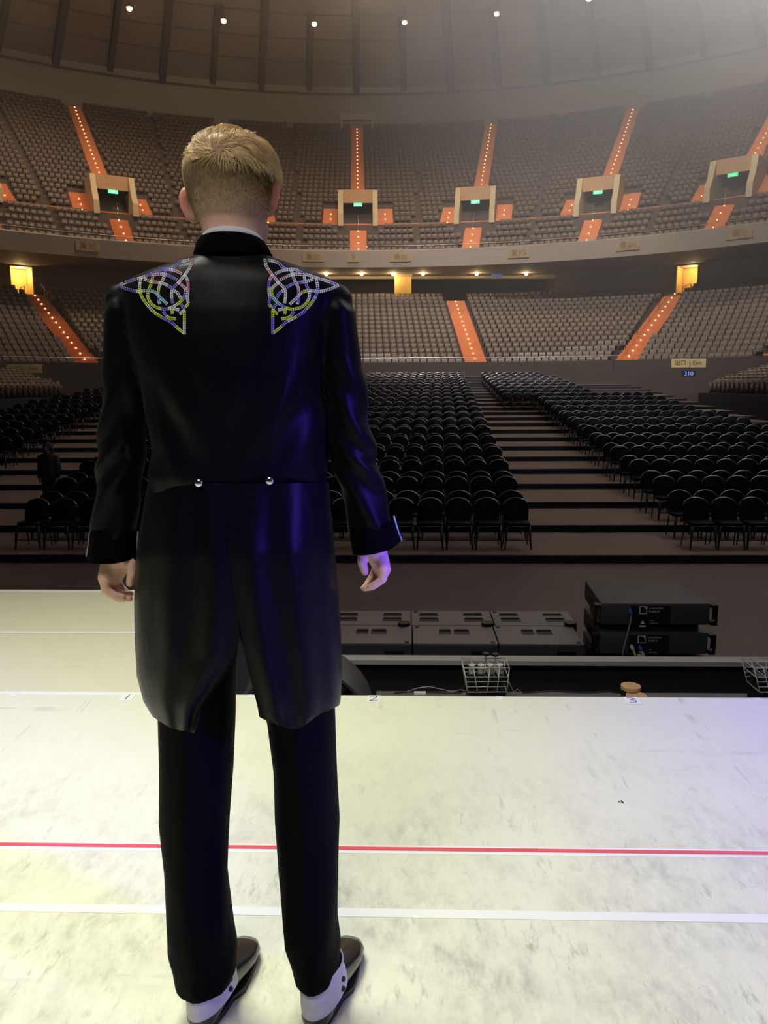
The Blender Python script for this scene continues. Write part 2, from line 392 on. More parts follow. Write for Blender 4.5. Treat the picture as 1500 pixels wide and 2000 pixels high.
# floor chair prototype (faces -Y)
M_fab = new_mat('chair_vinyl', (0.004, 0.0045, 0.008), 0.55, spec=0.12)
M_leg = new_mat('chair_frame', (0.012, 0.012, 0.015), 0.4)
M_chrome = new_mat('chair_trim', (0.6, 0.6, 0.62), 0.22, 0.9)
ch = thing('banquet_chair', 'x', 'chair')
m_ = MB(); n = 20; rings = []
for z, sc in ((0.425, 0.93), (0.44, 1.0), (0.475, 1.0), (0.49, 0.93)):
    rings.append([Vector((math.copysign(abs(math.cos(t)) ** 0.45, math.cos(t)) * 0.228 * sc, math.copysign(abs(math.sin(t)) ** 0.45, math.sin(t)) * 0.21 * sc, z)) for t in [2 * math.pi * i / n for i in range(n)]])
m_.loft(rings); m_.build('seat', [M_fab], ch, True, 50)
m_ = MB(); outline = [(-0.225, 0.47), (-0.233, 0.62)] + [(-0.233 * math.cos(t), 0.73 + 0.15 * math.sin(t)) for t in [math.pi * i / 12 for i in range(13)]] + [(0.233, 0.62), (0.225, 0.47)]
def lean(x, z, d): return Vector((x, 0.17 + (z - 0.45) * 0.22 + d - 0.25 * x * x, z))
m_.loft([[lean(x * .96, z, 0.0) for x, z in outline], [lean(x, z, 0.012) for x, z in outline], [lean(x, z, 0.035) for x, z in outline]])
m_.build('backrest', [M_fab], ch, True, 50)
m_ = MB(); m_.tube([lean(x * 1.01, z + 0.004, 0.02) for x, z in outline[2:-2]], 0.009, 5)
m_.build('trim_rail', [M_chrome], ch, True)
m_ = MB(); m_.tube([(-0.17, -0.213, 0.43), (0.17, -0.213, 0.43)], 0.006, 4); m_.build('seat_bar', [M_chrome], ch, True)
for sx in (-1, 1):
    m_ = MB(); m_.tube([(sx * 0.20, -0.18, 0.43), (sx * 0.235, -0.23, 0.0)], [0.034, 0.013], 6); m_.build('leg', [M_leg], ch, True)
    m_ = MB(); m_.tube([lean(sx * 0.215, 0.62, 0.03), Vector((sx * 0.21, 0.18, 0.40)), Vector((sx * 0.225, 0.25, 0.0))], [0.012, 0.015, 0.011], 6); m_.build('leg', [M_leg], ch, True)
m_ = MB(); m_.tube([(-0.22, -0.20, 0.17), (0.22, -0.20, 0.17)], 0.009, 5); m_.build('stretcher', [M_leg], ch, True)
chair_parts = list(ch.children)
places = []
for k in range(NT):
    for j, dy in enumerate((0.62, 1.60)):
        y = D0 + RUN * k + dy; z = tier_z(k) + 0.003; row = 2 * k + j; D = y
        cl, cr = -7.25 - 0.17 * (D - 13.6), 2.26 + 0.04 * (D - 13.6)
        n_ = int((cr - cl) / 0.51); sp = (cr - cl) / n_
        for i in range(n_): places.append((cl + (i + 0.5) * sp, y, z, 'centre', row, n_ - 1 - i))
        rl = 5.06 + 0.044 * (D - 13.6); re = 11.9 if D < 37.5 else 9.6
        if D > 37.5: rl = 4.6 + 0.03 * (D - 37)
        n_ = int((re - rl) / 0.51)
        for i in range(n_): places.append((rl + (i + 0.5) * 0.51, y, z, 'right', row, i))
        lr = -10.3 - 0.17 * (D - 13.6); le = -17.6
        n_ = int((lr - le) / 0.51)
        for i in range(n_): places.append((lr - (i + 0.5) * 0.51, y, z, 'left', row, i))
vis = []
for p in places:
    w_ = F(p[0], p[1], p[2]); c = CM.transposed() @ (w_ + Vector((0, 0, 0.6)) - Vector((0, 0, EYE)))
    px = 750 + FPX * c.x / -c.z
    if -700 < px < 2200: vis.append((p, w_, -c.z, px))
vis.sort(key=lambda q: q[2] + (3 if 300 < q[3] < 640 else 0) + (200 if not -30 < q[3] < 1530 else 0))   # hidden behind the coat last
ind, rest = vis[:300], vis[300:]
first = True
for (p, w_, dd, px) in ind:
    jit = rnd.uniform(-0.03, 0.03)
    blk = {'centre': 'middle block', 'right': 'block right of the bare aisle', 'left': 'far left block'}[p[3]]
    end = {'centre': 'from its right end', 'right': 'from the aisle', 'left': 'from the aisle'}[p[3]]
    lab = 'black chair, %s %s, %s row of the %s' % (nth(p[5]), end, ORD[p[4]], blk); g = '%s row chairs of the %s' % (ORD[p[4]], blk)
    if first:
        ch.location = w_; ch.rotation_euler = (0, 0, R(AZ_F) + jit); ch['label'] = lab; first = False
        ch['group'] = g
    else: dup(ch, w_, R(AZ_F) + jit, lab, g)
m_ = MB(); mats = [M_fab, M_leg, M_chrome]
for o in chair_parts:
    mi = mats.index(o.data.materials[0]); m_.add([v.co[:] for v in o.data.vertices], [tuple(q.vertices) for q in o.data.polygons], mi)
cm_ = m_.mesh('chair_copy', mats)
o = replicate(cm_, mats, [(w_.x, w_.y, w_.z, R(AZ_F) + rnd.uniform(-.02, .02)) for (p, w_, dd, px) in rest], 'banquet_chairs')
tag(o, 'far rows of black chairs filling the floor up to the lower tier', 'chairs', kind='stuff')

# ------------------------------------------------------------ lower tier
LR0, LROWS, LRUN, LRISE, LZ0 = 18.0, 16, 1.0, 0.445, 1.1
YC, XH = 43.0, 9.0
def Lpt(r, s):     # point and inward heading on the lower tier's plan curve, s = arc length from the axis
    sg = 1 if s >= 0 else -1; a = abs(s)
    if a <= XH: return (s, YC + r, 0.0)
    a -= XH; q = r * math.pi / 2
    if a <= q: t = a / r; return (sg * (XH + r * math.sin(t)), YC + r * math.cos(t), -sg * t)
    return (sg * (XH + r), YC - (a - q), -sg * math.pi / 2)
def Llen(r, ymin): return XH + r * math.pi / 2 + (YC - ymin)
def Lring(r, z, n=70, ymin=16.0):
    # the same parameterisation for every r so that rings can be bridged
    pts = []
    for i in range(-n, n + 1):
        u = abs(i) / n
        if u < 0.12: s = XH * u / 0.12
        elif u < 0.8: s = XH + r * math.pi / 2 * (u - 0.12) / 0.68
        else: s = XH + r * math.pi / 2 + (YC - ymin) * (u - 0.8) / 0.2
        x, y, h = Lpt(r, math.copysign(s, i)); pts.append(A(x, y, z))
    return pts
def strip_rings(mb_, rings, mi=0): mb_.loft(rings, caps=False, mi=mi, close=False)
mb = MB(); prof = [(LR0 - 0.3, FLOOR - EYE), (LR0 - 0.3, LZ0)]
for i in range(LROWS):
    r0 = LR0 + i * LRUN; z = LZ0 + LRISE * i
    prof += [(r0, z), (r0 + LRUN, z)]
    if i < LROWS - 1: prof.append((r0 + LRUN, z + LRISE))
LR1, LZ1 = LR0 + LROWS * LRUN, LZ0 + LRISE * (LROWS - 1)
prof.append((LR1 + 1.2, LZ1))
prof[1] = (LR0 - 0.3, LZ0 + 0.5); prof.insert(2, (LR0 - 0.15, LZ0 + 0.5)); prof.insert(3, (LR0 - 0.15, LZ0))
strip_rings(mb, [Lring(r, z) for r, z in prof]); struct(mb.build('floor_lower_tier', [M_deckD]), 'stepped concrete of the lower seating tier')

# tip-up seat prototype (faces -Y), one mesh: too small in the photo to show its parts
m_ = MB()
def tseat(mb_):
    T1 = Matrix.Translation((0, 0.14, 0.40)) @ Matrix.Rotation(R(-12), 4, 'X')
    mb_.box(-0.225, 0.225, -0.025, 0.025, 0.0, 0.40, T1, 0); mb_.box(-0.225, 0.225, -0.04, 0.035, 0.37, 0.43, T1, 0)
    T2 = Matrix.Translation((0, 0.05, 0.38)) @ Matrix.Rotation(R(-14), 4, 'X')
    mb_.box(-0.20, 0.20, -0.05, 0.0, 0.0, 0.27, T2, 1)
    mb_.box(-0.25, -0.22, -0.12, 0.15, 0.0, 0.55, None, 1)
    mb_.box(-0.25, -0.215, -0.16, 0.12, 0.52, 0.56, None, 0)
tseat(m_); seat_me = m_.mesh('tip_up_seat', [M_seat, M_seat2])
seat_pl = []     # (world loc, rz, tier, row, section)
L_AISLE = [('line', -9.3), ('line', 9.3), ('ang', -35.5), ('ang', 35.5), ('ang', -68), ('ang', 68)]
def lower_gap(x, y):
    for kind, v in L_AISLE:
        if kind == 'line':
            if abs(x - v) < 1.05: return True
        else:
            sg = 1 if v > 0 else -1; t = R(abs(v)); dx, dy = abs(x) - XH, y - YC
            if (x > 0) == (v > 0) and abs(dx * math.cos(t) - dy * math.sin(t)) < 1.05: return True
    return False
SP = 0.56
for i in range(LROWS):
    r = LR0 + LRUN * (i + 0.55); z = LZ0 + LRISE * i; n_ = int(Llen(r, 18.0) / SP)
    for k in range(-n_, n_ + 1):
        x, y, h = Lpt(r, k * SP)
        if lower_gap(x, y): continue
        sec = 'between' if abs(x) < 9.3 else None
        if sec is None:
            an = math.degrees(math.atan2(abs(x) - XH, y - YC)); sd = 'right' if x > 0 else 'left'
            sec = (sd, 0 if an < 35.5 else 1 if an < 68 else 2)
        seat_pl.append((A(x, y, z), R(AZ_A) + h, 'lower', i, sec, k))

# ------------------------------------------------------------ upper tier
UC, UR0, URUN1, URISE1, UZ0 = 28.5, 44.6, 1.0, 0.73, 11.0
URUN2, URISE2, UROWS2 = 0.95, 0.66, 25
ROWL = 6
U_R1 = UR0 + ROWL * URUN1; U_Z1 = UZ0 + ROWL * URISE1        # cross aisle
U_R2 = U_R1 + 1.3; U_Z2 = U_Z1 + 0.35
UT, STEP = 74.0, 12.86
def Upt(r, th): return (r * math.sin(th), UC + r * math.cos(th))
def Uring(r, z, n=110, tmax=115): return [A(*Upt(r, R(tmax) * i / n), z) for i in range(-n, n + 1)]
prof = [(UR0 - 0.05, UZ0)]
for i in range(ROWL): prof += [(UR0 + URUN1 * i, UZ0 + URISE1 * i), (UR0 + URUN1 * (i + 1), UZ0 + URISE1 * i)]
prof += [(U_R1, U_Z1), (U_R2, U_Z1)]
for i in range(UROWS2): prof += [(U_R2 + URUN2 * i, U_Z2 + URISE2 * i), (U_R2 + URUN2 * (i + 1), U_Z2 + URISE2 * i)]
U_RT, U_ZT = U_R2 + URUN2 * UROWS2, U_Z2 + URISE2 * (UROWS2 - 1)
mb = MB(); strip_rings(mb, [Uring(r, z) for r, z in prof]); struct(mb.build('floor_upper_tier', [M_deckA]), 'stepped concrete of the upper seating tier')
mb = MB(); strip_rings(mb, [Uring(U_R1 - 0.02, U_Z1 + 0.012), Uring(U_R2 - 0.02, U_Z1 + 0.012)])
strip_rings(mb, [Uring(U_R2 - 0.02, U_Z1 + 0.012), Uring(U_R2 - 0.02, U_Z2 + 0.01)])
struct(mb.build('floor_cross_aisle', [M_stair]), 'orange cross aisle running round the upper tier')
F_B, F_T = 10.4, 11.85
mb = MB(); strip_rings(mb, [Uring(r, z) for r, z in ((UR0 + 8, F_B + 0.1), (44.0, F_B), (43.85, F_T - 0.02), (43.98, F_T + 0.08), (44.3, F_T + 0.08), (44.4, UZ0 - 0.1))])
struct(mb.build('trim_3', [M_fascia]), 'long curved balcony front of the upper tier')
def up_row(i): return (U_R2 + URUN2 * i, U_Z2 + URISE2 * i)
for i in range(ROWL + UROWS2):
    if i < ROWL: r0, z = UR0 + URUN1 * i, UZ0 + URISE1 * i; rr = r0 + 0.55
    else: r0, z = up_row(i - ROWL); rr = r0 + 0.5
    n_ = int(R(62) * rr / SP)
    for k in range(-n_, n_ + 1):
        th = k * SP / rr; q = th / R(STEP); lat = abs(q - round(q)) * R(STEP) * rr; latm = abs(abs(q - math.floor(q)) - 0.5) * R(STEP) * rr
        lim = 0.98
        if i >= ROWL and i - ROWL < 4: lim = 3.75
        if i == ROWL - 1 or i == ROWL - 2: lim = 2.3 if i == ROWL - 1 else 1.9
        if lat < lim or latm < 0.3: continue
        x, y = Upt(rr, th); seat_pl.append((A(x, y, z), R(AZ_A) - th, 'upper', i, None))
def scr(w_):
    c = CM.transposed() @ (w_ - Vector((0, 0, EYE))); return 750 + FPX * c.x / -c.z, 1000 - FPX * c.y / -c.z, -c.z
sv = []
for q in seat_pl:
    px, py, dd = scr(q[0] + Vector((0, 0, 0.6)))
    if dd > 0 and -700 < px < 2200 and -60 < py: sv.append((dd, px, py, q))
low = sorted([s for s in sv if s[3][2] == 'lower' and (-10 < s[1] < 200 or 700 < s[1] < 1510)], key=lambda s: s[0])
chosen = set(id(s[3]) for s in low[:300]); firsts = None
for s in low[:300]:
    w_, rz, tr, i, sec, _k = s[3]
    if sec == 'between': where = 'the section between the two straight orange stairs'
    else: where = {0: 'the curved section beside the %s straight stair', 1: 'the section past the %s curved-corner stair', 2: 'the far %s flank section'}[sec[1]] % sec[0]
    sd_ = 'right' if s[3][5] > 0 else 'left'
    lab = 'tip-up seat, %s to the %s of the middle, %s row of the lower tier' % (nth(abs(s[3][5]) - 1), sd_, ORD[min(i, 13)])
    o = bpy.data.objects.new('tip_up_seat', seat_me) if firsts is None else firsts.copy()
    if firsts is None: firsts = o
    COL.objects.link(o); o.location = w_; o.rotation_euler = (0, 0, rz)
    tag(o, lab[:110], 'seat', 'lower tier seats, %s row, %s' % (ORD[min(i, 13)], where))
rl = [(s[3][0].x, s[3][0].y, s[3][0].z, s[3][1]) for s in sv if id(s[3]) not in chosen and s[3][2] == 'lower']
ru = [(s[3][0].x, s[3][0].y, s[3][0].z, s[3][1]) for s in sv if s[3][2] == 'upper']
tag(replicate(seat_me, [M_seat, M_seat2], rl, 'lower_tier_seats'), 'higher rows of grey brown tip-up seats in the lower tier', 'seats', kind='stuff')
tag(replicate(seat_me, [M_seat, M_seat2], ru, 'upper_tier_seats'), 'rows of grey brown tip-up seats filling the upper tier', 'seats', kind='stuff')

# ------------------------------------------------------------ orange stairs with step lights
SIDE = {0: 'straight behind the man at mid picture', 1: 'first right of the middle', 2: 'second right of the middle', 3: 'third right of the middle', -1: 'first left of the middle', -2: 'second left of the middle', -3: 'third left of the middle'}
lamp_me = None
def step_light(w_, rz, lab, grp):
    global lamp_me
    if lamp_me is None:
        k = MB(); k.ball((0, -0.02, 0), 0.055, 8, 6); lamp_me = k.mesh('step_light', [M_amber], True)
    o = bpy.data.objects.new('step_light', lamp_me); COL.objects.link(o); o.location = w_; o.rotation_euler = (0, 0, rz)
    tag(o, lab, 'light', grp)
def stair(name, steps, wd, label, lights, lab_l, railing=None):
    """steps: list of (frame matrix, depth, z_bottom, z_top)"""
    m_ = MB()
    for M, dep, zb, zt in steps: m_.box(-wd / 2, wd / 2, 0, dep, zb, zt, M)
    o = struct(m_.build(name, [M_stair]), label)
    for q_, j in enumerate(lights):
        M, dep, zb, zt = steps[j]; w_ = M @ Vector((0, -0.03, zt - 0.07)); rz = M.to_euler().z
        step_light(w_, rz, lab_l.replace('small amber', '%s lowest amber' % nth(q_)) if q_ else lab_l.replace('small amber', 'lowest amber'), lab_l.replace('small amber step light', 'amber step lights'))
def lower_steps(kind, v):
    st = []
    for i in range(LROWS):
        for h in (0, 1):
            if i == 0 and h == 0: continue
            r = LR0 + LRUN * i - 0.5 + 0.5 * h; zt = LZ0 + LRISE * i - LRISE / 2 * (1 - h) + 0.02
            if kind == 'line': x, y, rz = v, YC + r, 0.0
            else:
                t = R(abs(v)); sg = 1 if v > 0 else -1; x, y, rz = sg * (XH + r * math.sin(t)), YC + r * math.cos(t), -sg * t
            st.append((frame(A(x, y, 0), R(AZ_A) + rz) @ Matrix.Translation((0, -0.06 * h, 0)), 0.52 if h == 0 else 1.04, zt - 0.3, zt))
    return st
for kind, v in L_AISLE:
    nm = {9.3: 'right of the man, straight up to the lit concourse', -9.3: 'hidden behind the man', 35.5: 'up to the yellow doorway at the right', -35.5: 'up to the yellow doorway at the left', 68: 'at the far right edge', -68: 'at the far left edge'}[v]
    stair('stair_flight', lower_steps(kind, v), 1.75, 'orange stair flight of the lower tier, ' + nm,
          range(0, 2 * LROWS - 1, 2) if v not in (-9.3, -68) else [], 'small amber step light, lower stair ' + {9.3: 'right of the man', -9.3: 'behind the man', 35.5: 'to the right yellow doorway', -35.5: 'to the left yellow doorway', 68: 'at the far right', -68: 'at the far left'}[v])
    # handrails: slim dark metal beside the stair
def upper_steps(th, rows, lat=0.0, half=True):
    st = []
    for i in rows:
        if i < ROWL: r0, z, run, rise = UR0 + URUN1 * i, UZ0 + URISE1 * i, URUN1, URISE1
        else: r0, z = up_row(i - ROWL); run, rise = URUN2, URISE2
        for h in (0, 1):
            r = r0 - run / 2 + run / 2 * h; zt = z - rise / 2 * (1 - h) + 0.02
            if i == 0 and h == 0: continue
            if i == ROWL and h == 0: continue
            x, y = Upt(r, th); x += lat * math.cos(th); y -= lat * math.sin(th)
            st.append((frame(A(x, y, 0), R(AZ_A) - th) @ Matrix.Translation((0, -0.06 * h - (0.12 if lat else 0), 0)), run / 2 + 0.02 if h == 0 else run + 0.06, zt - 0.42, zt))
    return st
door_frames = []
for n_ in range(-3, 5):
    th = R(STEP) * n_
    if n_ in (-1,): nm = 'hidden behind the head'
    else: nm = {-3: 'at the left edge', -2: 'left of the head', 0: 'right of the head', 1: 'second right of the head', 2: 'third right of the head', 3: 'at the right edge', 4: 'past the right edge'}[n_]
    stair('stair_flight', upper_steps(th, range(0, ROWL)), 1.6, 'short orange stair of the upper tier below the portal ' + nm, range(0, 2 * ROWL - 1, 2), 'small amber step light, short stair below portal ' + nm)
    stair('stair_flight', upper_steps(th, range(ROWL + 4, ROWL + UROWS2)), 1.5, 'long orange stair of the upper tier above the portal ' + nm, range(1, 2 * (UROWS2 - 4), 2), 'small amber step light, long stair above portal ' + nm)
    for sd, lat in (('left', -2.75), ('right', 2.75)):
        stair('stair_flight', upper_steps(th, range(ROWL, ROWL + 4), lat), 1.55, 'orange side stair on the %s of the portal %s' % (sd, nm), (0, 2, 4), 'small amber step light, %s side stair of portal %s' % (sd, nm))
    # portal
    zb, zt = U_Z1, U_Z2 + URISE2 * 4 + 0.1
    M = frame(A(*Upt(U_R1 - 0.5, th), 0), R(AZ_A) - th)
    p = thing('entrance_portal', 'cream concrete entrance portal with dark doorway in the upper tier, ' + nm, 'portal', A(*Upt(U_R1, th), zb), 0)
    for sx in (-1, 1):
        k = MB(); a = sx * 1.45; b = sx * 1.95
        pts = [(0.2, zb - 0.15), (0.2, zb + 1.0), (1.0, zb + 1.9), (1.7, zt + 0.45), (5.2, zt + 0.6), (5.2, zb - 0.15)]
        k.add([M @ Vector((a, y, z)) for y, z in pts] + [M @ Vector((b, y, z)) for y, z in pts],
              [tuple(range(6)), tuple(range(11, 5, -1))] + [(q, (q + 1) % 6, (q + 1) % 6 + 6, q + 6) for q in range(6)])
        k.build('side_wall', [M_cream], p)
    k = MB(); k.box(-1.45, 1.45, 1.8, 2.1, zt - 0.75, zt + 0.5, M); k.build('lintel', [M_lintel], p)
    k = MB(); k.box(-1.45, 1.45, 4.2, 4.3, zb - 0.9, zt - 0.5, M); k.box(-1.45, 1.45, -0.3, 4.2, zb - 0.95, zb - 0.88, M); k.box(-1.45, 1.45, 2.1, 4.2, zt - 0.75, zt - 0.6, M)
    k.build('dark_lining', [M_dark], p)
    k = MB(); k.tube([M @ Vector((0, -0.4, zb - 0.9)), M @ Vector((0, -0.4, zb + 0.7)), M @ Vector((0, 2.4, zb + 0.9))], 0.03, 6); k.build('handrail', [M_metal], p, True)
    e = thing('exit_sign', 'small lit green exit sign in the upper portal ' + nm, 'sign', M @ Vector((0, 1.7, zt - 0.95)), R(AZ_A) - th)
    k = MB(); k.box(-0.42, 0.42, 1.55, 1.65, zt - 1.12, zt - 0.82, M); k.build('sign_panel', [M_green], e)
    text_obj('lettering', 'EXIT', 0.2, M @ Matrix.Translation((0, 1.54, zt - 0.97)) @ Matrix.Rotation(R(90), 4, 'X'), M_signtxt, e, 0.002)
# front rails of the tiers
def rail(name, pts, r, label, posts=1.0, drop=0.9):
    m_ = MB(); m_.tube(pts, r, 5)
    for q in pts[::2]: m_.tube([q, q - Vector((0, 0, drop))], r * 0.8, 4)
    return tag(m_.build(name, [M_metal], None, True), label, 'railing')
rail('guard_rail', [A(*Upt(44.15, R(a)), F_T + 0.45) for a in np.arange(-62, 62.1, 1.5)], 0.022, 'thin metal guard rail on top of the long balcony front', drop=0.4)
m_ = [A(*Lpt(LR0 - 0.22, s)[:2], LZ0 + 0.85) for s in np.arange(-60, 60.1, 1.5)]
rail('guard_rail', m_, 0.022, 'thin metal guard rail along the foot of the lower tier', drop=0.36)
for sg, nm in ((-1, 'left'), (1, 'right')):   # slanting handrails beside the corner stairs
    t = R(35.5); pts = []
    for i in range(LROWS):
        r = LR0 + i * LRUN; x, y = sg * (XH + r * math.sin(t)), YC + r * math.cos(t); lx = -1.0
        pts.append(A(x + lx * sg * math.cos(t), y - lx * -1 * math.sin(t) * -1 * -1, LZ0 + LRISE * i + 0.85))
    k = MB(); k.tube(pts, 0.025, 5)
    for q in pts[::3]: k.tube([q, q - Vector((0, 0, 0.85))], 0.02, 4)
    tag(k.build('handrail', [M_leg], None, True), 'dark handrail beside the lower stair to the yellow doorway at the ' + nm, 'railing')

# ------------------------------------------------------------ back wall of the lower tier, concourse and doorways
WZ0, WZ1 = LZ1 - 0.1, 12.2
RW = LR1 + 1.2
def wall_piece(mb_, s0, s1, z0, z1, r=RW, n=24, mi=0):
    rings = []
    for rr, zz in ((r, z0), (r, z1), (r + 0.25, z1), (r + 0.25, z0)):
        rings.append([A(*Lpt(rr, s_ * (1 if abs(s_) <= XH else 1))[:2], zz) for s_ in np.linspace(s0, s1, n)])
    mb_.loft(rings, caps=False, mi=mi, close=False)
def s_of_ang(r, deg): return math.copysign(XH + r * R(abs(deg)), deg)
sD = s_of_ang(RW, 36.2); dw = 1.0
S_C0, S_C1 = -19.0, 19.3
mb = MB()
for a, b in ((-75, -sD - dw), (-sD + dw, S_C0), (S_C1, sD - dw), (sD + dw, 75)): wall_piece(mb, a, b, WZ0, WZ1, n=40)
for a, b in ((-sD - dw, -sD + dw), (sD - dw, sD + dw)): wall_piece(mb, a, b, WZ0 + 2.75, WZ1, n=4)
struct(mb.build('wall_back', [M_wall]), 'grey brown wall behind the lower tier')
for sg, nm in ((-1, 'left'), (1, 'right')):
    x, y, h = Lpt(RW, sg * sD); M = frame(A(x, y, WZ0), R(AZ_A) + h)
    d_ = thing('doorway_recess', 'yellow lit doorway at the top of the %s corner stair of the lower tier' % nm, 'doorway', A(x, y, WZ0), 0)
    k = MB(); k.box(-1.7, 1.7, 2.4, 2.5, 0, 3.0, M); k.box(-sg * 1.0 - 0.05, -sg * 1.0 + 0.05, 0.25, 2.4, 0, 3.0, M); k.box(sg * 1.7 - 0.05, sg * 1.7 + 0.05, 0.25, 2.4, 0, 3.0, M); k.build('side_wall', [M_yellow], d_)
    k = MB(); k.box(-1.75, 1.75, 0.25, 2.5, 2.75, 2.85, M); k.build('ceiling_panel', [M_cream], d_)
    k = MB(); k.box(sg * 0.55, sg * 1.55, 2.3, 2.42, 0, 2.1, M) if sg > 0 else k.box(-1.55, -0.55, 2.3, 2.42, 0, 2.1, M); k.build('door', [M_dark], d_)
    k = MB(); k.tube([M @ Vector(q) for q in ((-0.25, -0.3, 0), (-0.25, -0.3, 0.8), (0.25, 0.5, 1.15), (0.25, 0.5, 0.1))], 0.035, 5); k.build('handrail', [M_leg], d_, True)
    lt = tag(MB().cyl((0, 0, 0), 0.16, 0.06, 12).build('ceiling_lamp', [M_lamp]), 'small lit ceiling lamp inside the yellow doorway at the ' + nm, 'lamp'); lt.location = M @ Vector((sg * 0.9, 0.8, 2.68))
    l = bpy.data.lights.new('doorway_light', 'POINT'); l.energy = 260; l.color = (1, 0.66, 0.28); l.shadow_soft_size = 0.15
    lo = bpy.data.objects.new('doorway_light', l); COL.objects.link(lo); lo.location = M @ Vector((0.2, 1.2, 2.4))
# centre concourse behind the straight rows
mb = MB(); M = frame(A(0, YC + RW, WZ0), R(AZ_A)); X0, X1 = -19.6, 19.9
mb.box(X0, X1, 5.0, 5.2, 0, 3.6, M, 0); mb.box(X0, X1, 0.0, 5.2, -0.1, 0.0, M, 0)
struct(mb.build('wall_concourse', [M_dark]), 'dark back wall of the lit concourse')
mb = MB(); mb.box(X0, X1, -2.6, 5.2, 3.05, 3.25, M); mb.box(X0, X1, 0.6, 1.1, 2.55, 3.05, M); struct(mb.build('ceiling_concourse', [M_cream]), 'cream ceiling and beam over the concourse')
mb = MB(); mb.box(X1 - 0.15, X1 + 0.25, -1.2, 5.2, 0.0, 3.2, M); mb.box(X0 - 0.25, X0 + 0.15, -1.2, 5.2, 0.0, 3.2, M); struct(mb.build('wall_concourse_end', [M_wall]), 'end walls of the concourse')
lm = None
lamp_x = [-9.5, -6.3, -3.1, 0.3, 3.3, 6.2, 11.4, 16.2]
for j, lx in enumerate(lamp_x):
    k = MB(); k.ball((0, 0, 0), 0.17, 12, 8) if lm is None else None
    if lm is None: lm = k.mesh('ceiling_lamp', [M_lamp])
    o = bpy.data.objects.new('ceiling_lamp', lm); COL.objects.link(o); o.location = M @ Vector((lx, -1.6, 2.72))
    where = ('lamp hidden behind the left shoulder' if j < 0 else ['far left', 'second from left', 'third from left', 'fourth from left', 'fourth from right', 'third from right, beside the yellow panel', 'second from right', 'far right'][j])
    tag(o, 'small lit ceiling lamp over the concourse, ' + where, 'lamp', 'concourse ceiling lamps')
    l = bpy.data.lights.new('concourse_light', 'POINT'); l.energy = 110; l.color = (1, 0.72, 0.36); l.shadow_soft_size = 0.17
    lo = bpy.data.objects.new('concourse_light', l); COL.objects.link(lo); lo.location = M @ Vector((lx, -1.6, 2.45))
for lx, nm in ((-5.1, 'beside the right shoulder'), (4.3, 'in the middle of the concourse')):
    p = thing('yellow_panel', 'bright yellow wall panel ' + nm, 'panel', M @ Vector((lx, -0.6, 0)), R(AZ_A))
    k = MB(); k.box(lx - 0.82, lx + 0.82, -0.9, -0.5, 0.35, 2.55, M, bev=0.02); k.build('panel_board', [M_yellow], p)
    k = MB(); k.box(lx - 0.9, lx + 0.9, -0.95, -0.45, 2.55, 3.0, M); k.build('header', [M_cream], p)
b_ = tag(MB().box(11.9 + 1.0, 13.9, -1.3, -1.2, 2.45, 2.75, M).build('blue_sign', [M_blue]), 'small blue lit sign under the concourse beam', 'sign')
b_.data.materials[0] = new_mat('blue_sign_face', (0.10, 0.2, 0.4), 0.5, emit=(0.1, 0.2, 0.45), estr=0.5)

# section plaques on the balcony front
for px, tx, nm in ((176, '黃3C', 'left of the man'), (615, '黃3D', 'above the right shoulder'), (693, '3', 'below the middle portal'), (785, '黃3E', 'above the yellow panel'), (1016, '黃3G', 'below the second portal from the middle'), (1229, '黃3H', 'above the right doorway'), (1446, '黃3J', 'at the right edge')):
    az = math.atan2(px - 750, 1560) + R(AZ_A); th = az + math.asin(UC * math.sin(az) / 44.0)
    x, y = Upt(43.84, th); base = A(x, y, (F_B + F_T) / 2 + 0.1)
    M2 = frame(base, R(AZ_A) - th); p = thing('section_plaque', 'tan section plaque reading %s on the balcony front %s' % (tx, nm), 'sign', base, R(AZ_A) - th)
    k = MB(); wd = 0.95 if len(tx) > 1 else 0.5; k.box(-wd, wd, -0.04, 0.0, -0.38, 0.38, M2); k.build('plate', [new_mat('plaque_tan', (0.28, 0.20, 0.11), 0.7)], p)
    text_obj('lettering', tx, 0.62, M2 @ Matrix.Translation((0, -0.05, 0)) @ Matrix.Rotation(R(90), 4, 'X'), M_boardtxt, p)
# exit boards low on the tier front
def board(px, py, D, tx, lab, wd=0.62, ht=0.30, mat=M_board, tm=M_boardtxt, size=0.36):
    w_ = Wy(px, py, D); az = -math.atan2(w_.x, w_.y) * 0.6
    M2 = frame(w_, az); p = thing('direction_board', lab, 'sign', w_, az)
    k = MB(); k.box(-wd, wd, 0, 0.06, -ht, ht, M2, bev=0.01); k.build('board', [mat], p)
    text_obj('lettering', tx, size, M2 @ Matrix.Translation((0, -0.012, 0)) @ Matrix.Rotation(R(90), 4, 'X'), tm, p)
board(30, 720, 50, '出口', 'beige exit board with two characters at the left edge', 0.52, 0.27, size=0.32)
board(65, 720, 50, 'Exit', 'beige board reading Exit beside its twin at the left', 0.52, 0.27, size=0.32)
board(1329, 709, 47, '出口', 'beige exit board with two characters at the right', 0.52, 0.27, size=0.32)
board(1361, 709, 47, 'Exit', 'beige board reading Exit beside its twin at the right', 0.52, 0.27, size=0.32)
board(45, 741, 52, '310', 'tiny blue lit sign below the boards at the left', 0.36, 0.13, M_black, M_blue, 0.3)
board(1345, 730, 48, '310', 'tiny blue lit digits below the boards at the right', 0.4, 0.18, M_black, M_blue, 0.36)

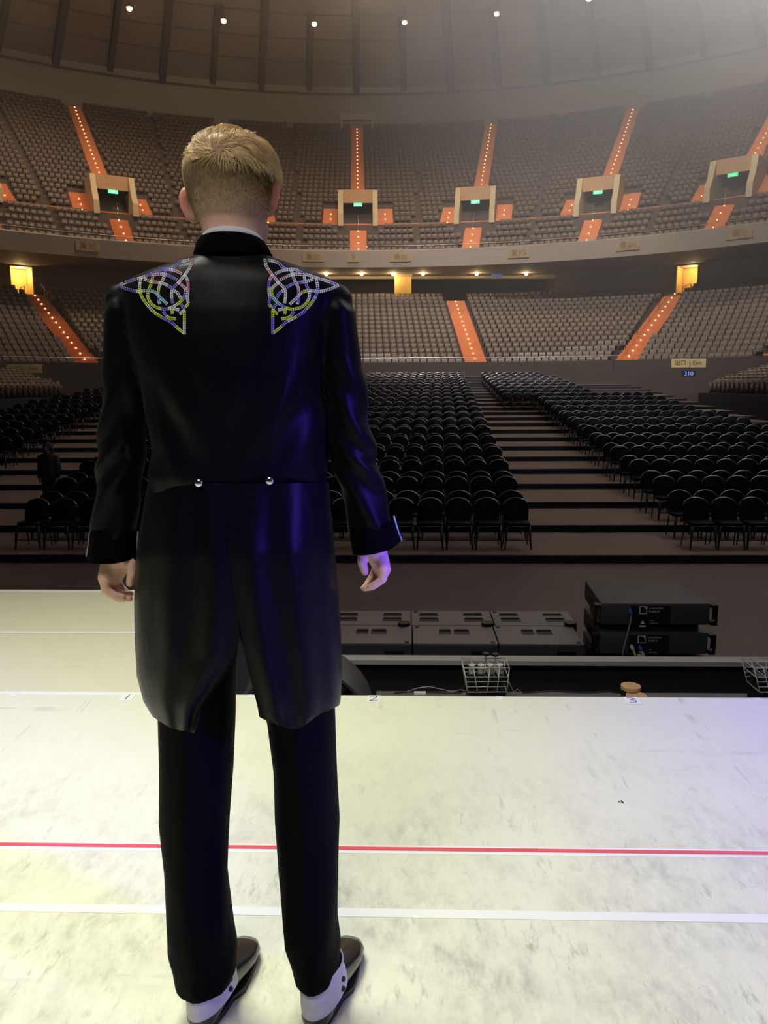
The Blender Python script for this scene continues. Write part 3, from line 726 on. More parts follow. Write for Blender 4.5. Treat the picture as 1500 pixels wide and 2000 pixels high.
# ------------------------------------------------------------ side stands between floor seats and lower tier
for sg, nm in ((-1, 'left'), (1, 'right')):
    mb = MB(); X0s, nS = (15.9 if sg > 0 else 18.6), (8 if sg > 0 else 6)
    pl = []
    y0, y1 = 22.0, 43.0
    for i in range(nS):
        xa = X0s + 0.95 * i; z = 0.75 + 0.17 * i
        ya, yb = y0, y1 + i * 0.9
        xs = sorted((sg * xa, sg * (xa + 0.97)))
        rect(mb, xs[0], xs[1], ya, yb, FLOOR, z, 0)
        for q in range(int((yb - ya) / 0.56)):
            w_ = F(sg * (xa + 0.55), ya + 0.3 + 0.56 * q, z)
            px, py, dd = scr(w_)
            if dd > 0 and -700 < px < 2200: pl.append((w_.x, w_.y, w_.z, R(AZ_F) - sg * math.pi / 2))
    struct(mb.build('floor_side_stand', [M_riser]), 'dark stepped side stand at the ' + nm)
    o = replicate(seat_me, [M_seat, M_seat2], pl, 'side_stand_seats'); tag(o, 'grey seats of the low side stand at the %s edge' % nm, 'seats', kind='stuff')
# light-edged steps at the back end of the bare aisle
st = thing('aisle_step_unit', 'small flight of dark steps with pale edges at the far end of the bare aisle', 'steps', F(5.4, 56.2, tier_z(19)))
for i in range(3):
    k = MB(); rect(k, 3.9, 7.2, 55.6 + 0.5 * i, 57.5, tier_z(19) + 0.2 * i + 0.003, tier_z(19) + 0.2 * (i + 1) - 0.02, 0, F); rect(k, 3.9, 7.2, 55.58 + 0.5 * i, 55.66 + 0.5 * i, tier_z(19) + 0.2 * (i + 1) - 0.02, tier_z(19) + 0.2 * (i + 1) + 0.02, 1, F)
    k.build('step', [M_riser, M_metal], st)

# ------------------------------------------------------------ rim wall, dome, ribs, lamps
Z_SP, R_SP, H_D = 36.2, 75.5, 9.0
def dome_z(r): return Z_SP + H_D * (1 - (r / R_SP) ** 2)
mb = MB(); strip_rings(mb, [Uring(U_RT, U_ZT, tmax=180), Uring(R_SP, U_ZT + 1.5, tmax=180), Uring(R_SP, Z_SP - 0.5, tmax=180), Uring(R_SP - 0.9, Z_SP - 0.5, tmax=180), Uring(R_SP - 0.9, Z_SP + 0.3, tmax=180)])
struct(mb.build('wall_rim', [M_fascia]), 'high rim wall above the last row')
mb = MB(); strip_rings(mb, [Uring(r, dome_z(r), tmax=180) for r in (R_SP, 72, 68, 64, 60, 55, 50, 44, 37, 28, 18, 8, 0.1)])
struct(mb.build('ceiling', [M_dome], None, True), 'brown lined dome roof')
NR = 80
for q in range(-14, 15):
    th = R(4.5 * q); big = q % 2 == 0; wd = 0.95 if big else 0.8; dep = 0.8 if big else 0.55
    k = MB(); ring = []
    r_in = 20 if big else 61.5
    for r in np.linspace(R_SP - 0.5, r_in, 14):
        c = A(*Upt(r, th), dome_z(r)); t = Vector((math.cos(R(AZ_A) - th), math.sin(R(AZ_A) - th), 0)) * wd / 2; dn = Vector((0, 0, -dep))
        ring.append([c - t, c + t, c + t * 0.7 + dn, c - t * 0.7 + dn])
    k.loft(ring); struct(k.build('trim_rib', [M_rib]), 'radial rib of the dome roof')
k = MB()
for r in (70.0, 66.0, 62.0, 57.5, 52):
    ra = [A(*Upt(r, R(a)), dome_z(r) - 0.05) for a in np.arange(-70, 70.1, 2)]; k.tube(ra, 0.09, 5)
struct(k.build('trim_purlin', [M_rib]), 'thin ring purlins of the dome roof')
lamp2 = None
for px, py, nm in ((253, 18, 'farthest left'), (437, 42, 'above the left of the head'), (614, 48, 'above the right of the head'), (790, 45, 'nearest the middle of the picture'), (970, 28, 'above the second stair on the right'), (1150, -1, 'cut by the top of the picture')):
    d = ray(px, py); lo_, hi_ = 20.0, 120.0
    for _ in range(50):
        m = (lo_ + hi_) / 2; p = Vector((0, 0, EYE)) + d * m
        ax = p.x * _ca + p.y * _sa; ay = -p.x * _sa + p.y * _ca; rr = math.hypot(ax, ay - UC); inside = p.z - EYE < dome_z(rr) - 1.6
        if inside: lo_ = m
        else: hi_ = m
    p = Vector((0, 0, EYE)) + d * lo_; b = thing('dome_lamp', 'bright round lamp hanging under the dome, ' + nm, 'lamp', p, 0)
    k = MB(); k.ball(p, 0.21, 12, 8, sc=(1.2, 1, 0.8)); k.build('bulb', [M_lamp], b, True)
    k = MB(); k.cyl(p + Vector((0, 0, 0.15)), 0.36, 0.3, 14, r2=0.2); k.tube([p + Vector((0, 0, 0.5)), p + Vector((0, 0, 1.7))], 0.06, 6); k.build('housing', [M_rib], b)
k = MB(); q = A(*Upt(U_RT - 0.9, 0), U_ZT + 1.3); k.box(-2.2, 2.2, -0.2, 0.2, -0.25, 0.55, frame(q)); k.box(-0.9, -0.5, -0.2, 0.2, 0.5, 1.8, frame(q)); k.box(-2.1, -1.8, -0.2, 0.2, -1.6, -0.25, frame(q)); k.box(1.8, 2.1, -0.2, 0.2, -1.6, -0.25, frame(q))
tag(k.build('camera_gantry', [new_mat('pale_gantry', (0.36, 0.32, 0.29), 0.7)]), 'pale gantry frame at the top of the middle stair', 'gantry')

# ------------------------------------------------------------ haze (real volume, lit by the beam from the front truss)
def haze(name, x0, x1, y0, y1, z0, z1, dens, scale, lo, hi, label, centre, rad):
    mb = MB(); mb.box(x0, x1, y0, y1, z0, z1)
    m = bpy.data.materials.new(name); m.use_nodes = True; nt = m.node_tree; nt.nodes.clear(); L = nt.links.new
    out = nt.nodes.new('ShaderNodeOutputMaterial'); vs = nt.nodes.new('ShaderNodeVolumeScatter'); L(vs.outputs[0], out.inputs['Volume'])
    vs.inputs['Color'].default_value = (0.95, 0.94, 0.95, 1); vs.inputs['Anisotropy'].default_value = 0.25
    tc = nt.nodes.new('ShaderNodeTexCoord'); n_ = nt.nodes.new('ShaderNodeTexNoise'); n_.inputs['Scale'].default_value = scale; n_.inputs['Detail'].default_value = 2
    L(tc.outputs['Object'], n_.inputs['Vector'])
    mr = nt.nodes.new('ShaderNodeMapRange'); mr.inputs[1].default_value = lo; mr.inputs[2].default_value = hi; mr.inputs[3].default_value = dens * 0.35; mr.inputs[4].default_value = dens
    L(n_.outputs['Fac'], mr.inputs[0])
    sub = nt.nodes.new('ShaderNodeVectorMath'); sub.operation = 'SUBTRACT'; sub.inputs[1].default_value = centre; L(tc.outputs['Object'], sub.inputs[0])
    div = nt.nodes.new('ShaderNodeVectorMath'); div.operation = 'DIVIDE'; div.inputs[1].default_value = rad; L(sub.outputs[0], div.inputs[0])
    ln = nt.nodes.new('ShaderNodeVectorMath'); ln.operation = 'LENGTH'; L(div.outputs[0], ln.inputs[0])
    fall = nt.nodes.new('ShaderNodeMapRange'); fall.interpolation_type = 'SMOOTHSTEP'; fall.inputs[1].default_value = 1.0; fall.inputs[2].default_value = 0.35; L(ln.outputs['Value'], fall.inputs[0])
    mu = nt.nodes.new('ShaderNodeMath'); mu.operation = 'MULTIPLY'; L(mr.outputs[0], mu.inputs[0]); L(fall.outputs[0], mu.inputs[1])
    ad = nt.nodes.new('ShaderNodeMath'); ad.operation = 'ADD'; ad.inputs[1].default_value = 0.0035; L(mu.outputs[0], ad.inputs[0]); L(ad.outputs[0], vs.inputs['Density'])
    o = mb.build(name, [m]); tag(o, label, 'haze', kind='stuff'); return o
haze('haze', -46, 46, 7, 66, 0.5, 34, 0.075, 0.14, 0.38, 0.62, 'pale stage haze drifting in the beam at the upper right', (14, 30, 18), (26, 25, 20))
# ------------------------------------------------------------ pit: barrier, speakers, crate, lids
M_spk = new_mat('speaker_paint', (0.24, 0.23, 0.225), 0.45, bump=0.15, bscale=300)
M_spkf = new_mat('speaker_paint_dark', (0.06, 0.062, 0.075), 0.5, bump=0.15, bscale=300)
M_slot = new_mat('black_plastic', (0.008, 0.008, 0.010), 0.45)
M_panel = new_mat('connector_panel', (0.010, 0.014, 0.022), 0.35)
M_print = new_mat('white_print', (0.75, 0.78, 0.85), 0.5)
M_steel = new_mat('bare_steel', (0.55, 0.55, 0.52), 0.35, 0.25)
M_cable = new_mat('black_cable', (0.015, 0.015, 0.017), 0.5)
# crowd barrier standing in the pit
yb = to_f(Wz(1100, 1288, -0.66)).y
b = thing('pit_barrier', 'long black pit barrier with a pale metal top rail in front of the loudspeakers', 'barrier', F(2.5, yb, FLOOR))
mb = MB(); rect(mb, RUN_X + 0.1, 8.0, yb + 0.012, yb + 0.05, FLOOR + 0.01, -0.69); mb.build('panel', [M_drape], b)
mb = MB(); rect(mb, RUN_X + 0.1, 8.0, yb - 0.05, yb + 0.06, -0.69, -0.655); mb.build('top_rail', [new_mat('pale_rail', (0.42, 0.42, 0.42), 0.5)], b)
for x in (1.2, 3.4, 5.6, 7.6):
    mb = MB(); rect(mb, x, x + 0.05, yb + 0.06, yb + 0.11, FLOOR, -0.70); mb.build('post', [M_steel], b)
# low grey ledge running along the foot of the stage front, just under the edge
zl = -0.55; y_l = to_f(Wz(1100, 1352, zl)).y
mb = MB(); rect(mb, to_f(Wz(735, 1357, zl)).x, 8.0, EDGE + 0.05, y_l, zl - 0.05, zl); 
for x in (1.0, 3.0, 5.0, 7.0): rect(mb, x, x + 0.06, y_l - 0.1, y_l - 0.04, FLOOR, zl - 0.05)
tag(mb.build('equipment_shelf', [new_mat('grey_shelf', (0.10, 0.10, 0.10), 0.6)]), 'narrow grey equipment shelf below the stage edge', 'shelf')

# six subwoofer cabinets, two rows of three
ZT = -1.02
ys = [to_f(Wz(800, 1257, ZT)).y, to_f(Wz(800, 1221.5, ZT)).y, to_f(Wz(800, 1193, ZT)).y]
xs_f = [to_f(Wz(px, 1257, ZT)).x for px in (636, 805, 974, 1142)]
xs_b = [to_f(Wz(px, 1221, ZT)).x for px in (640, 803, 966, 1128)]
def cabinet(x0, x1, y0, y1, label, front):
    c = thing('subwoofer', label, 'speaker', F((x0 + x1) / 2, y0, FLOOR), 0, None)
    g = 0.006; M = Matrix.Rotation(R(AZ_F), 4, 'Z')
    mb = MB(); mb.box(x0 + g, x1 - g, y0 + g, y1 - g, FLOOR + 0.03, ZT - 0.012, M, 0, 0.008); mb.build('cabinet', [M_spkf], c)
    mb = MB(); mb.box(x0 + g, x1 - g, y0 + g, y1 - g, ZT - 0.012, ZT, M, 0, 0.004); mb.build('top_plate', [M_spk], c)
    wx = x1 - x0; dy = y1 - y0
    if front: sl = [(0.40, 0.06, 0.62), (0.60, 0.075, 0.62)]
    else: sl = [(0.22, 0.10, 0.36), (0.22, 0.10, 0.70), (0.77, 0.10, 0.36), (0.77, 0.10, 0.70)]
    for fx_, hw, fy in sl:
        mb = MB(); hh = dy * (0.11 if front else (0.10 if fy < .5 else 0.06)); cx, cy = x0 + wx * fx_, y0 + dy * fy
        mb.box(cx - hw, cx + hw, cy - hh, cy + hh, ZT - 0.002, ZT + 0.003, M, 0)
        mb.box(cx - hw * .9, cx + hw * .9, cy + hh * .6, cy + hh * 1.1, ZT + 0.003, ZT + 0.012, M, 0, 0.002); mb.build('handle_slot', [M_slot], c)
    for qx, qy in ((x0 + 0.05, y1 - 0.05), (x1 - 0.05, y0 + 0.04)):
        mb = MB(); mb.cyl(M @ Vector((qx, qy, ZT)), 0.022, 0.006, 10); mb.build('latch', [M_slot], c)
    if front:
        mb = MB(); mb.box(x0 + wx * .68, x0 + wx * .90, y0 - 0.004, y0 + 0.01, ZT - 0.20, ZT - 0.075, M); pn = mb.build('connector_panel', [M_panel], c)
        mb = MB(); mb.box(x0 + wx * .78, x0 + wx * .80, y0 - 0.008, y0, ZT - 0.15, ZT - 0.12, M); mb.build('connector', [M_print], pn)
    return c
nmc = ('the left end, beside the coat', 'the middle', 'the right end, beside the stacked speakers')
for i in range(3):
    cabinet(xs_f[i], xs_f[i + 1], ys[0], ys[1], 'dark grey subwoofer cabinet in the near row, at ' + nmc[i], True)
    cabinet(xs_b[i], xs_b[i + 1], ys[1] + 0.01, ys[2], 'dark grey subwoofer cabinet in the far row, at ' + nmc[i], False)
for i in range(3):
    q = Wz((803, 966, 1128)[i] - 14, 1221, ZT); tag(MB().cyl(q, 0.06, 0.03, 14).build('rubber_foot_cup', [M_slot]), 'round black rubber cup on the subwoofer tops, ' + ('leftmost', 'middle', 'rightmost')[i], 'cup')
# two stacked line speakers on the right
yf = ys[0] + 0.02
xL, xR = to_f(Wy(1146, 1195, 7.3)).x, to_f(Wy(1342, 1195, 7.3)).x
z1 = Wy(1240, 1176, yf - 0.03).z; z2 = Wy(1240, 1216, yf).z; z3 = Wy(1240, 1231, yf).z; hbox = z1 - z2
yback = to_f(Wz(1220, 1134, z1)).y
M = Matrix.Rotation(R(AZ_F), 4, 'Z')
def line_box(z_top, label, cables, zb=None, base_loc=None):
    zb = z_top - hbox if zb is None else zb
    c = thing('loudspeaker', label, 'speaker', F((xL + xR) / 2, yf, zb))
    # body: slightly narrower at the back
    mb = MB(); dx = 0.04; vs = [(xL, yf, zb), (xR, yf, zb), (xR, yf, z_top), (xL, yf, z_top), (xL + dx, yback, zb + .02), (xR - dx, yback, zb + .02), (xR - dx, yback, z_top), (xL + dx, yback, z_top)]
    bm = bmesh.new(); bv = [bm.verts.new(v) for v in vs]
    for f in ((0, 1, 2, 3), (5, 4, 7, 6), (3, 2, 6, 7), (4, 5, 1, 0), (1, 5, 6, 2), (4, 0, 3, 7)): bm.faces.new([bv[i] for i in f])
    bmesh.ops.recalc_face_normals(bm, faces=bm.faces[:]); bmesh.ops.bevel(bm, geom=bm.edges[:], offset=0.012, segments=2, affect='EDGES', profile=.5)
    mb.bm(bm, 0, M); mb.build('cabinet', [M_spkf], c, True, 40)
    cx0, cx1 = xL + (xR - xL) * 0.27, xL + (xR - xL) * 0.64; ph = hbox
    mb = MB(); mb.box(cx0, cx1, yf - 0.006, yf + 0.01, z_top - ph * 0.94, z_top - ph * 0.10, M, 0, 0.004); pn = mb.build('connector_panel', [M_panel], c)
    # square emblem and printed lines
    e = MB(); s_ = 0.036; ex, ez, t = cx0 + 0.115, z_top - ph * 0.30, 0.006
    for a in ((ex - s_, ex + s_, ez + s_ - t, ez + s_), (ex - s_, ex - s_ + t * 1.6, ez - s_, ez + s_), (ex - s_, ex + s_, ez - s_, ez - s_ + t), (ex + s_ - t, ex + s_, ez - s_, ez + s_)):
        e.box(a[0], a[1], yf - 0.009, yf - 0.006, a[2], a[3], M)
    e.add([M @ Vector((ex + s_, yf - 0.009, ez + s_)), M @ Vector((ex + s_, yf - 0.009, ez - 0.002)), M @ Vector((ex + 0.0, yf - 0.009, ez + s_))], [(0, 1, 2)])
    e.build('emblem', [M_print], pn)
    def txt(b_, sz, x, z): text_obj('printing', b_, sz, M @ Matrix.Translation((x, yf - 0.008, z)) @ Matrix.Rotation(R(90), 4, 'X'), M_print, pn, 0.0008, 'LEFT')
    txt('L-ACOUSTICS', 0.020, ex + 0.055, ez + 0.016); txt('KARA II', 0.028, ex + 0.055, ez - 0.014)
    txt('INPUT 8 ohm', 0.013, ex + 0.07, ez - 0.125); txt('LINK', 0.013, ex + 0.07, ez - 0.10)
    e = MB(); e.add([M @ Vector((ex - .02, yf - .009, ez - .13)), M @ Vector((ex + .02, yf - .009, ez - .13)), M @ Vector((ex, yf - .009, ez - .095))], [(0, 1, 2)]); e.box(ex - .03, ex + .03, yf - .009, yf - .006, ez - .16, ez - .145, M); e.build('warning_mark', [M_print], pn)
    for sx, nm in ((1, 'r'), (-1, 'l')):
        x0 = xR if sx > 0 else xL
        e = MB(); a = sorted((x0 + sx * 0.0, x0 + sx * 0.055)); e.box(a[0], a[1], yf - 0.03, yf + 0.06, z_top - ph * 0.98, z_top - ph * 0.80, M, 0, 0.004)
        e.box(a[0], a[1], yf - 0.03, yf + 0.06, z_top - ph * 0.20, z_top - ph * 0.05, M, 0, 0.004); a = sorted((x0 + sx * 0.04, x0 + sx * 0.06)); e.box(a[0], a[1], yf - 0.03, yf + 0.06, z_top - ph * 0.98, z_top - ph * 0.05, M, 0, 0.004)
        e.build('rigging_bracket', [M_slot], c)
    e = MB(); e.ball(M @ Vector((xR + 0.02, yf - 0.035, z_top - ph * 0.72)), 0.008, 8, 6); e.build('pin', [M_steel], c, True)
    e = MB(); e.box(xL + dx * .3 - 0.004, xL + dx * .3 + 0.012, (yf + yback) / 2 - 0.10, (yf + yback) / 2 + 0.10, z_top - ph * .75, z_top - ph * .25, M, 0, 0.003); e.build('side_grip', [M_slot], c)
    for (px, py, px2, py2, cm, r) in cables: pass
    return c, (ex, ez)
_, em1 = line_box(z1, 'dark blue grey loudspeaker on top of the stack, one grey cable plugged in', ())
_, em2 = line_box(z3, 'dark blue grey loudspeaker under the top one, yellow and white cables plugged in', ())
line_box(z3 - hbox - 0.04, 'bottom loudspeaker of the stack, mostly behind the barrier rail', (), FLOOR)
mb = MB(); mb.box(xL + 0.08, xR - 0.08, yf + 0.05, yback - 0.08, z3 + 0.001, z2 - 0.001, M); tag(mb.build('spacer_block', [M_slot]), 'black spacer between the two upper stacked loudspeakers', 'spacer')
for p0, pts, mat, lab, r in (
    ((1231, 1192), [(1233, 1202), (1231, 1216), (1225, 1240), (1219, 1262), (1214, 1290)], new_mat('grey_cable', (0.32, 0.32, 0.34), 0.5), 'grey cable hanging from the blue plug of the top loudspeaker', 0.008),
    ((1233, 1262), [(1236, 1268), (1240, 1278), (1243, 1292)], new_mat('yellow_cable', (0.80, 0.72, 0.08), 0.5), 'short yellow cable on the second loudspeaker', 0.011),
    ((1249, 1263), [(1253, 1271), (1258, 1282), (1262, 1294)], new_mat('white_cable', (0.75, 0.76, 0.80), 0.5), 'short white cable with a blue plug on the second loudspeaker', 0.010)):
    c = thing('speaker_cable', lab, 'cable', Wy(*p0, yf - 0.05))
    w3 = [Wy(*p0, yf - 0.075)] + [Wy(*q, yf - 0.09 - 0.012 * i) for i, q in enumerate(pts)]
    e = MB(); e.tube(w3, r, 6); e.build('wire', [mat], c, True)
    e = MB(); d_ = (w3[1] - w3[0]).normalized(); e.tube([w3[0] + Vector((-.0, .02, .012)) - d_ * .01, w3[0] + d_ * 0.02, w3[0] + d_ * 0.045], [0.014, 0.019, 0.012], 8); e.build('plug', [new_mat('blue_plug', (0.06, 0.12, 0.62), 0.4) if 'yellow' not in lab else M_print], c, True)

# wire crate with four metal cans (on the shelf)
def wire_crate(px0, px1, lab, cans=True, seed=1):
    y0 = y_l - 0.30; base = zl; a = Wy(px0, 1352, y0); bx = Wy(px1, 1352, y0); W_ = bx.x - a.x; H_ = Wy(px0, 1311, y0).z - a.z; H_ = max(H_, .1)
    c = thing('wire_crate', lab, 'crate', (a.x, y0, base)); t = 0.0032; sk = -0.02
    z0 = a.z
    def P(u, v, d=0): return Vector((a.x + W_ * u + sk * v * (1 if u < .5 else -1) * 1.0, y0 + 0.05 * v + d, z0 + H_ * v))
    e = MB()
    for d in (0, 0.16):
        for u in (0, 0.25, 0.5, 0.75, 1.0): e.tube([P(u, 0, d), P(u, 1, d)], t, 5)
        for v in (0, 0.22, 0.42, 0.62, 1.0): e.tube([P(0, v, d), P(1, v, d)], t, 5)
    for u in (0, .25, .5, .75, 1):
        for v in (0, 0.62, 1): e.tube([P(u, v, 0), P(u, v, .16)], t, 5)
    e.build('wire_frame', [M_steel], c, True)
    e = MB(); e.box(a.x + .005, bx.x - .005, y0 + .004, y0 + 0.156, base, z0 + 0.008); e.build('tray', [M_slot], c)
    e = MB()
    for u in (.02, .26, .51, .76):
        for v in (.03, .24, .44): e.box(a.x + W_ * (u + .03) , a.x + W_ * (u + .2), y0 + .03, y0 + .15, z0 + H_ * v + .004, z0 + H_ * (v + .15))
    e.build('packing', [M_slot], c)
    return c, a.x, W_, y0, z0, H_
c, ax, W_, y0, z0, H_ = wire_crate(914, 990, 'small wire crate holding four shiny metal cans below the stage edge')
for i in range(4):
    q = Vector((ax + W_ * (0.14 + 0.24 * i), y0 + 0.085, z0 + H_ * 0.66)); k = thing('metal_can', 'shiny metal can in the wire crate, ' + ('leftmost', 'second from left', 'third from left', 'rightmost')[i], 'can', q)
    e = MB(); e.cyl(q, 0.019, H_ * .36, 16); e.build('body', [M_steel], k, True, 40)
    e = MB(); e.cyl(q + Vector((0, 0, H_ * .36)), 0.021, 0.006, 16); e.build('lid', [new_mat('can_lid', (0.8, 0.82, 0.78), 0.25, 0.2)], k, True, 40)
for i, (u, h) in enumerate(((0.55, 0.055), (0.80, 0.05))):
    q = Vector((ax + W_ * u, y0 + 0.20, z0 + H_ * .7)); k = thing('clamp_knob', 'black round knob sticking up behind the wire crate, ' + ('left one', 'right one')[i], 'knob', q)
    e = MB(); e.tube([q, q + Vector((.004, 0, h + .01))], 0.004, 6); e.build('stem', [M_steel], k, True)
    e = MB(); e.cyl(q + Vector((.004, 0, h + .01)), 0.022, 0.012, 14); e.build('cap', [M_slot], k, True, 40)
wire_crate(1484, 1560, 'second wire crate cut by the right edge of the picture')
# tangle of thin wires around the crate
for i, (pa, lab) in enumerate(((((790, 1352), (815, 1344), (838, 1341), (862, 1346), (880, 1350), (902, 1347), (916, 1352)), 'thin pale wire lying left of the wire crate'),
    (((992, 1330), (998, 1340), (1003, 1352), (1010, 1346), (1018, 1351), (1012, 1356)), 'thin pale wire curling right of the wire crate'),
    (((770, 1354), (800, 1351), (850, 1352), (885, 1354), (912, 1350)), 'black cable lying along the shelf left of the wire crate'),
    (((1020, 1353), (1080, 1350), (1140, 1353), (1190, 1351), (1215, 1354)), 'black cable lying along the shelf between crate and tan lids'))):
    e = MB(); e.tube([Wy(*q, y_l - 0.10) for q in pa], 0.0022 if 'pale' in lab else 0.005, 5); tag(e.build('wire', [M_steel if 'pale' in lab else M_cable], None, True), lab, 'wire')
q = Wy(820, 1354, y_l - 0.2); tag(MB().box(-0.035, 0.035, -0.01, 0.01, -0.006, 0.008, Matrix.Translation(q)).build('white_label', [M_white_tape]), 'small white label lying on the shelf left of the crate', 'label')
# tan round lids on black tubs
M_tan = new_mat('tan_cork', (0.62, 0.36, 0.18), 0.7, var=0.12, vscale=30)
for px, py, rpx, lab in ((1232, 1339, 19, 'black tub with a tan round lid, the one standing farther from the stage edge'), (1243, 1358, 20, 'black tub with a tan round lid, half hidden by the stage edge')):
    zt = zl + 0.14 if py < 1350 else zl + 0.115
    q = Wz(px, py, zt); r = rpx * (q.y * 1.05) / FPX; k = thing('lidded_tub', lab, 'tub', (q.x, q.y, zl))
    e = MB(); e.cyl((q.x, q.y, zl), r * .93, zt - zl - 0.02, 24); e.build('tub', [M_slot], k, True, 40)
    e = MB(); e.cyl((q.x, q.y, zt - 0.02), r, 0.02, 28); e.build('lid', [M_tan], k, True, 40)
# big round fan standing in the pit behind the coat
cc = Wy(592, 1428, 3.75); rr_ = 0.365
k = thing('drum_fan', 'big round black drum fan in the pit, half hidden behind the coat tails', 'fan', (cc.x, cc.y, FLOOR))
def ring_pts(r, y, n=40): return [Vector((cc.x + r * math.cos(2 * math.pi * i / n), y, cc.z + r * math.sin(2 * math.pi * i / n))) for i in range(n)]
e = MB(); y0 = cc.y
rings = [ring_pts(rr_ * .97, y0 - .02), ring_pts(rr_, y0 + .02), ring_pts(rr_, y0 + .28), ring_pts(rr_ * .97, y0 + .30), ring_pts(rr_ * .93, y0 + .30), ring_pts(rr_ * .93, y0 - .02)]
rings.append(rings[0]); e.loft(rings, caps=False); e.build('drum', [new_mat('fan_shell', (0.05, 0.05, 0.055), 0.45)], k, True, 40)
e = MB()
for r in (.25, .5, .75, .9): 
    p = ring_pts(rr_ * r, y0 + .0); e.tube(p + [p[0]], 0.0035, 4)
for i in range(12):
    a = math.pi * i / 12; d_ = Vector((math.cos(a), 0, math.sin(a))) * rr_ * .92; e.tube([Vector((cc.x, y0, cc.z)) - d_, Vector((cc.x, y0, cc.z)) + d_], 0.003, 4)
e.build('grille', [M_leg], k, True)
for i in range(5):
    a = 2 * math.pi * i / 5 + .3; u = Vector((math.cos(a), 0, math.sin(a))); v = Vector((-math.sin(a), 0, math.cos(a))); C0 = Vector((cc.x, y0 + .14, cc.z))
    e = MB(); vs = [C0 + u * .05 - v * .03 + Vector((0, -.03, 0)), C0 + u * .05 + v * .03 + Vector((0, .03, 0)), C0 + u * .31 + v * .10 + Vector((0, .03, 0)), C0 + u * .31 - v * .06 + Vector((0, -.03, 0))]
    e.add(vs + [q + Vector((0, .004, 0)) for q in vs], [(0, 1, 2, 3), (7, 6, 5, 4), (0, 4, 5, 1), (1, 5, 6, 2), (2, 6, 7, 3), (3, 7, 4, 0)]); e.build('blade', [M_slot], k)
e = MB(); e.cyl((cc.x, y0 + .08, cc.z), .06, .14, 16, axis='y'); e.build('motor_hub', [M_leg], k, True, 40)
for sx in (-1, 1):
    e = MB(); e.tube([Vector((cc.x + sx * .2, y0 + .14, cc.z - rr_ * .85)), Vector((cc.x + sx * .26, y0 + .14, FLOOR + .03)), Vector((cc.x + sx * .26, y0 - .15, FLOOR + .03))], 0.016, 8); e.build('leg', [M_leg], k, True)

# dark figure standing among the front chairs at the left
def figure_small():
    z0 = tier_z(1) + 0.003; cx = Wy(94, 900, 16.8).x; cy = 16.82; top = Wy(92, 866, 16.8).z; Hh = top - z0
    s_ = Hh / 1.68; P = lambda x, y, z: Vector((cx + x * s_, cy + y * s_, z0 + z * s_))
    k = MB()
    def chain(pts, rs):
        for (a, ra), (b_, rb) in zip(zip(pts, rs), zip(pts[1:], rs[1:])):
            a, b_ = Vector(a), Vector(b_); n_ = max(2, int((b_ - a).length / (0.35 * min(ra, rb))))
            for i in range(n_ + 1):
                t = i / n_; p = a.lerp(b_, t); k.ball(P(*p), (ra + (rb - ra) * t) * s_, 10, 8)
    chain([(0, 0, 1.44), (0, 0, 1.5)], [.055, .052]); k.ball(P(0, -.01, 1.57), .098 * s_, 14, 12, sc=(.8, .98, 1.12)); k.ball(P(0, -.115, 1.55), .014 * s_, 8, 6)
    for sx in (-1, 1):
        chain([(sx * .10, 0, .92), (sx * .10, -.01, .5), (sx * .10, .02, .09)], [.085, .058, .042]); chain([(sx * .10, .02, .05), (sx * .11, -.14, .035)], [.045, .035])
        chain([(sx * .17, 0, 1.38), (sx * .21, .01, 1.10), (sx * .19, -.09, .88)], [.052, .042, .032]); chain([(sx * .19, -.09, .88), (sx * .185, -.13, .80)], [.034, .028])
        for f in range(4): chain([(sx * .185, -.115 - f * .012, .81), (sx * .18, -.125 - f * .012, .745)], [.010, .008])
        chain([(sx * .18, -.10, .84), (sx * .16, -.14, .80)], [.012, .009])
    chain([(0, 0, .95), (0, 0, 1.15), (0, 0, 1.36)], [.13, .12, .12]); chain([(-.13, 0, 1.38), (.13, 0, 1.38)], [.07, .07])
    skin = new_mat('distant_skin', (0.22, 0.13, 0.10), 0.6)
    body = link_mesh('person', remesh(k, 0.02, 4), [skin]); tag(body, 'dark figure with long hair and black clothes standing among the chairs at the left', 'person')
    # clothes and hair
    k = MB(); el = lambda x, z, a, b_, y=0: [P(x + a * math.cos(t), y + b_ * math.sin(t), z) for t in [2 * math.pi * i / 20 for i in range(20)]]
    k.loft([el(0, 1.47, .07, .07), el(0, 1.44, .16, .10), el(0, 1.38, .22, .125), el(0, 1.2, .19, .14), el(0, .95, .185, .14), el(0, .78, .20, .145)]); k.build('jacket', [M_black], body, True)
    for sx in (-1, 1):
        k = MB(); k.tube([P(sx * .17, 0, 1.40), P(sx * .215, .01, 1.10), P(sx * .195, -.08, .89)], [.075 * s_, .06 * s_, .048 * s_], 12); k.build('sleeve', [M_black], body, True)
        k = MB(); k.tube([P(sx * .095, 0, .92), P(sx * .10, -.01, .5), P(sx * .10, .02, .08)], [.11 * s_, .08 * s_, .065 * s_], 12); k.build('trouser_leg', [M_black], body, True)
    k = MB(); k.ball(P(0, .02, 1.585), .115 * s_, 16, 12, sc=(.92, 1.0, 1.08)); k.loft([el(0, 1.60, .10, .085, .035), el(0, 1.50, .115, .07, .05), el(0, 1.36, .13, .05, .075), el(0, 1.26, .10, .03, .085)]); k.build('hair', [M_black], body, True)
figure_small()
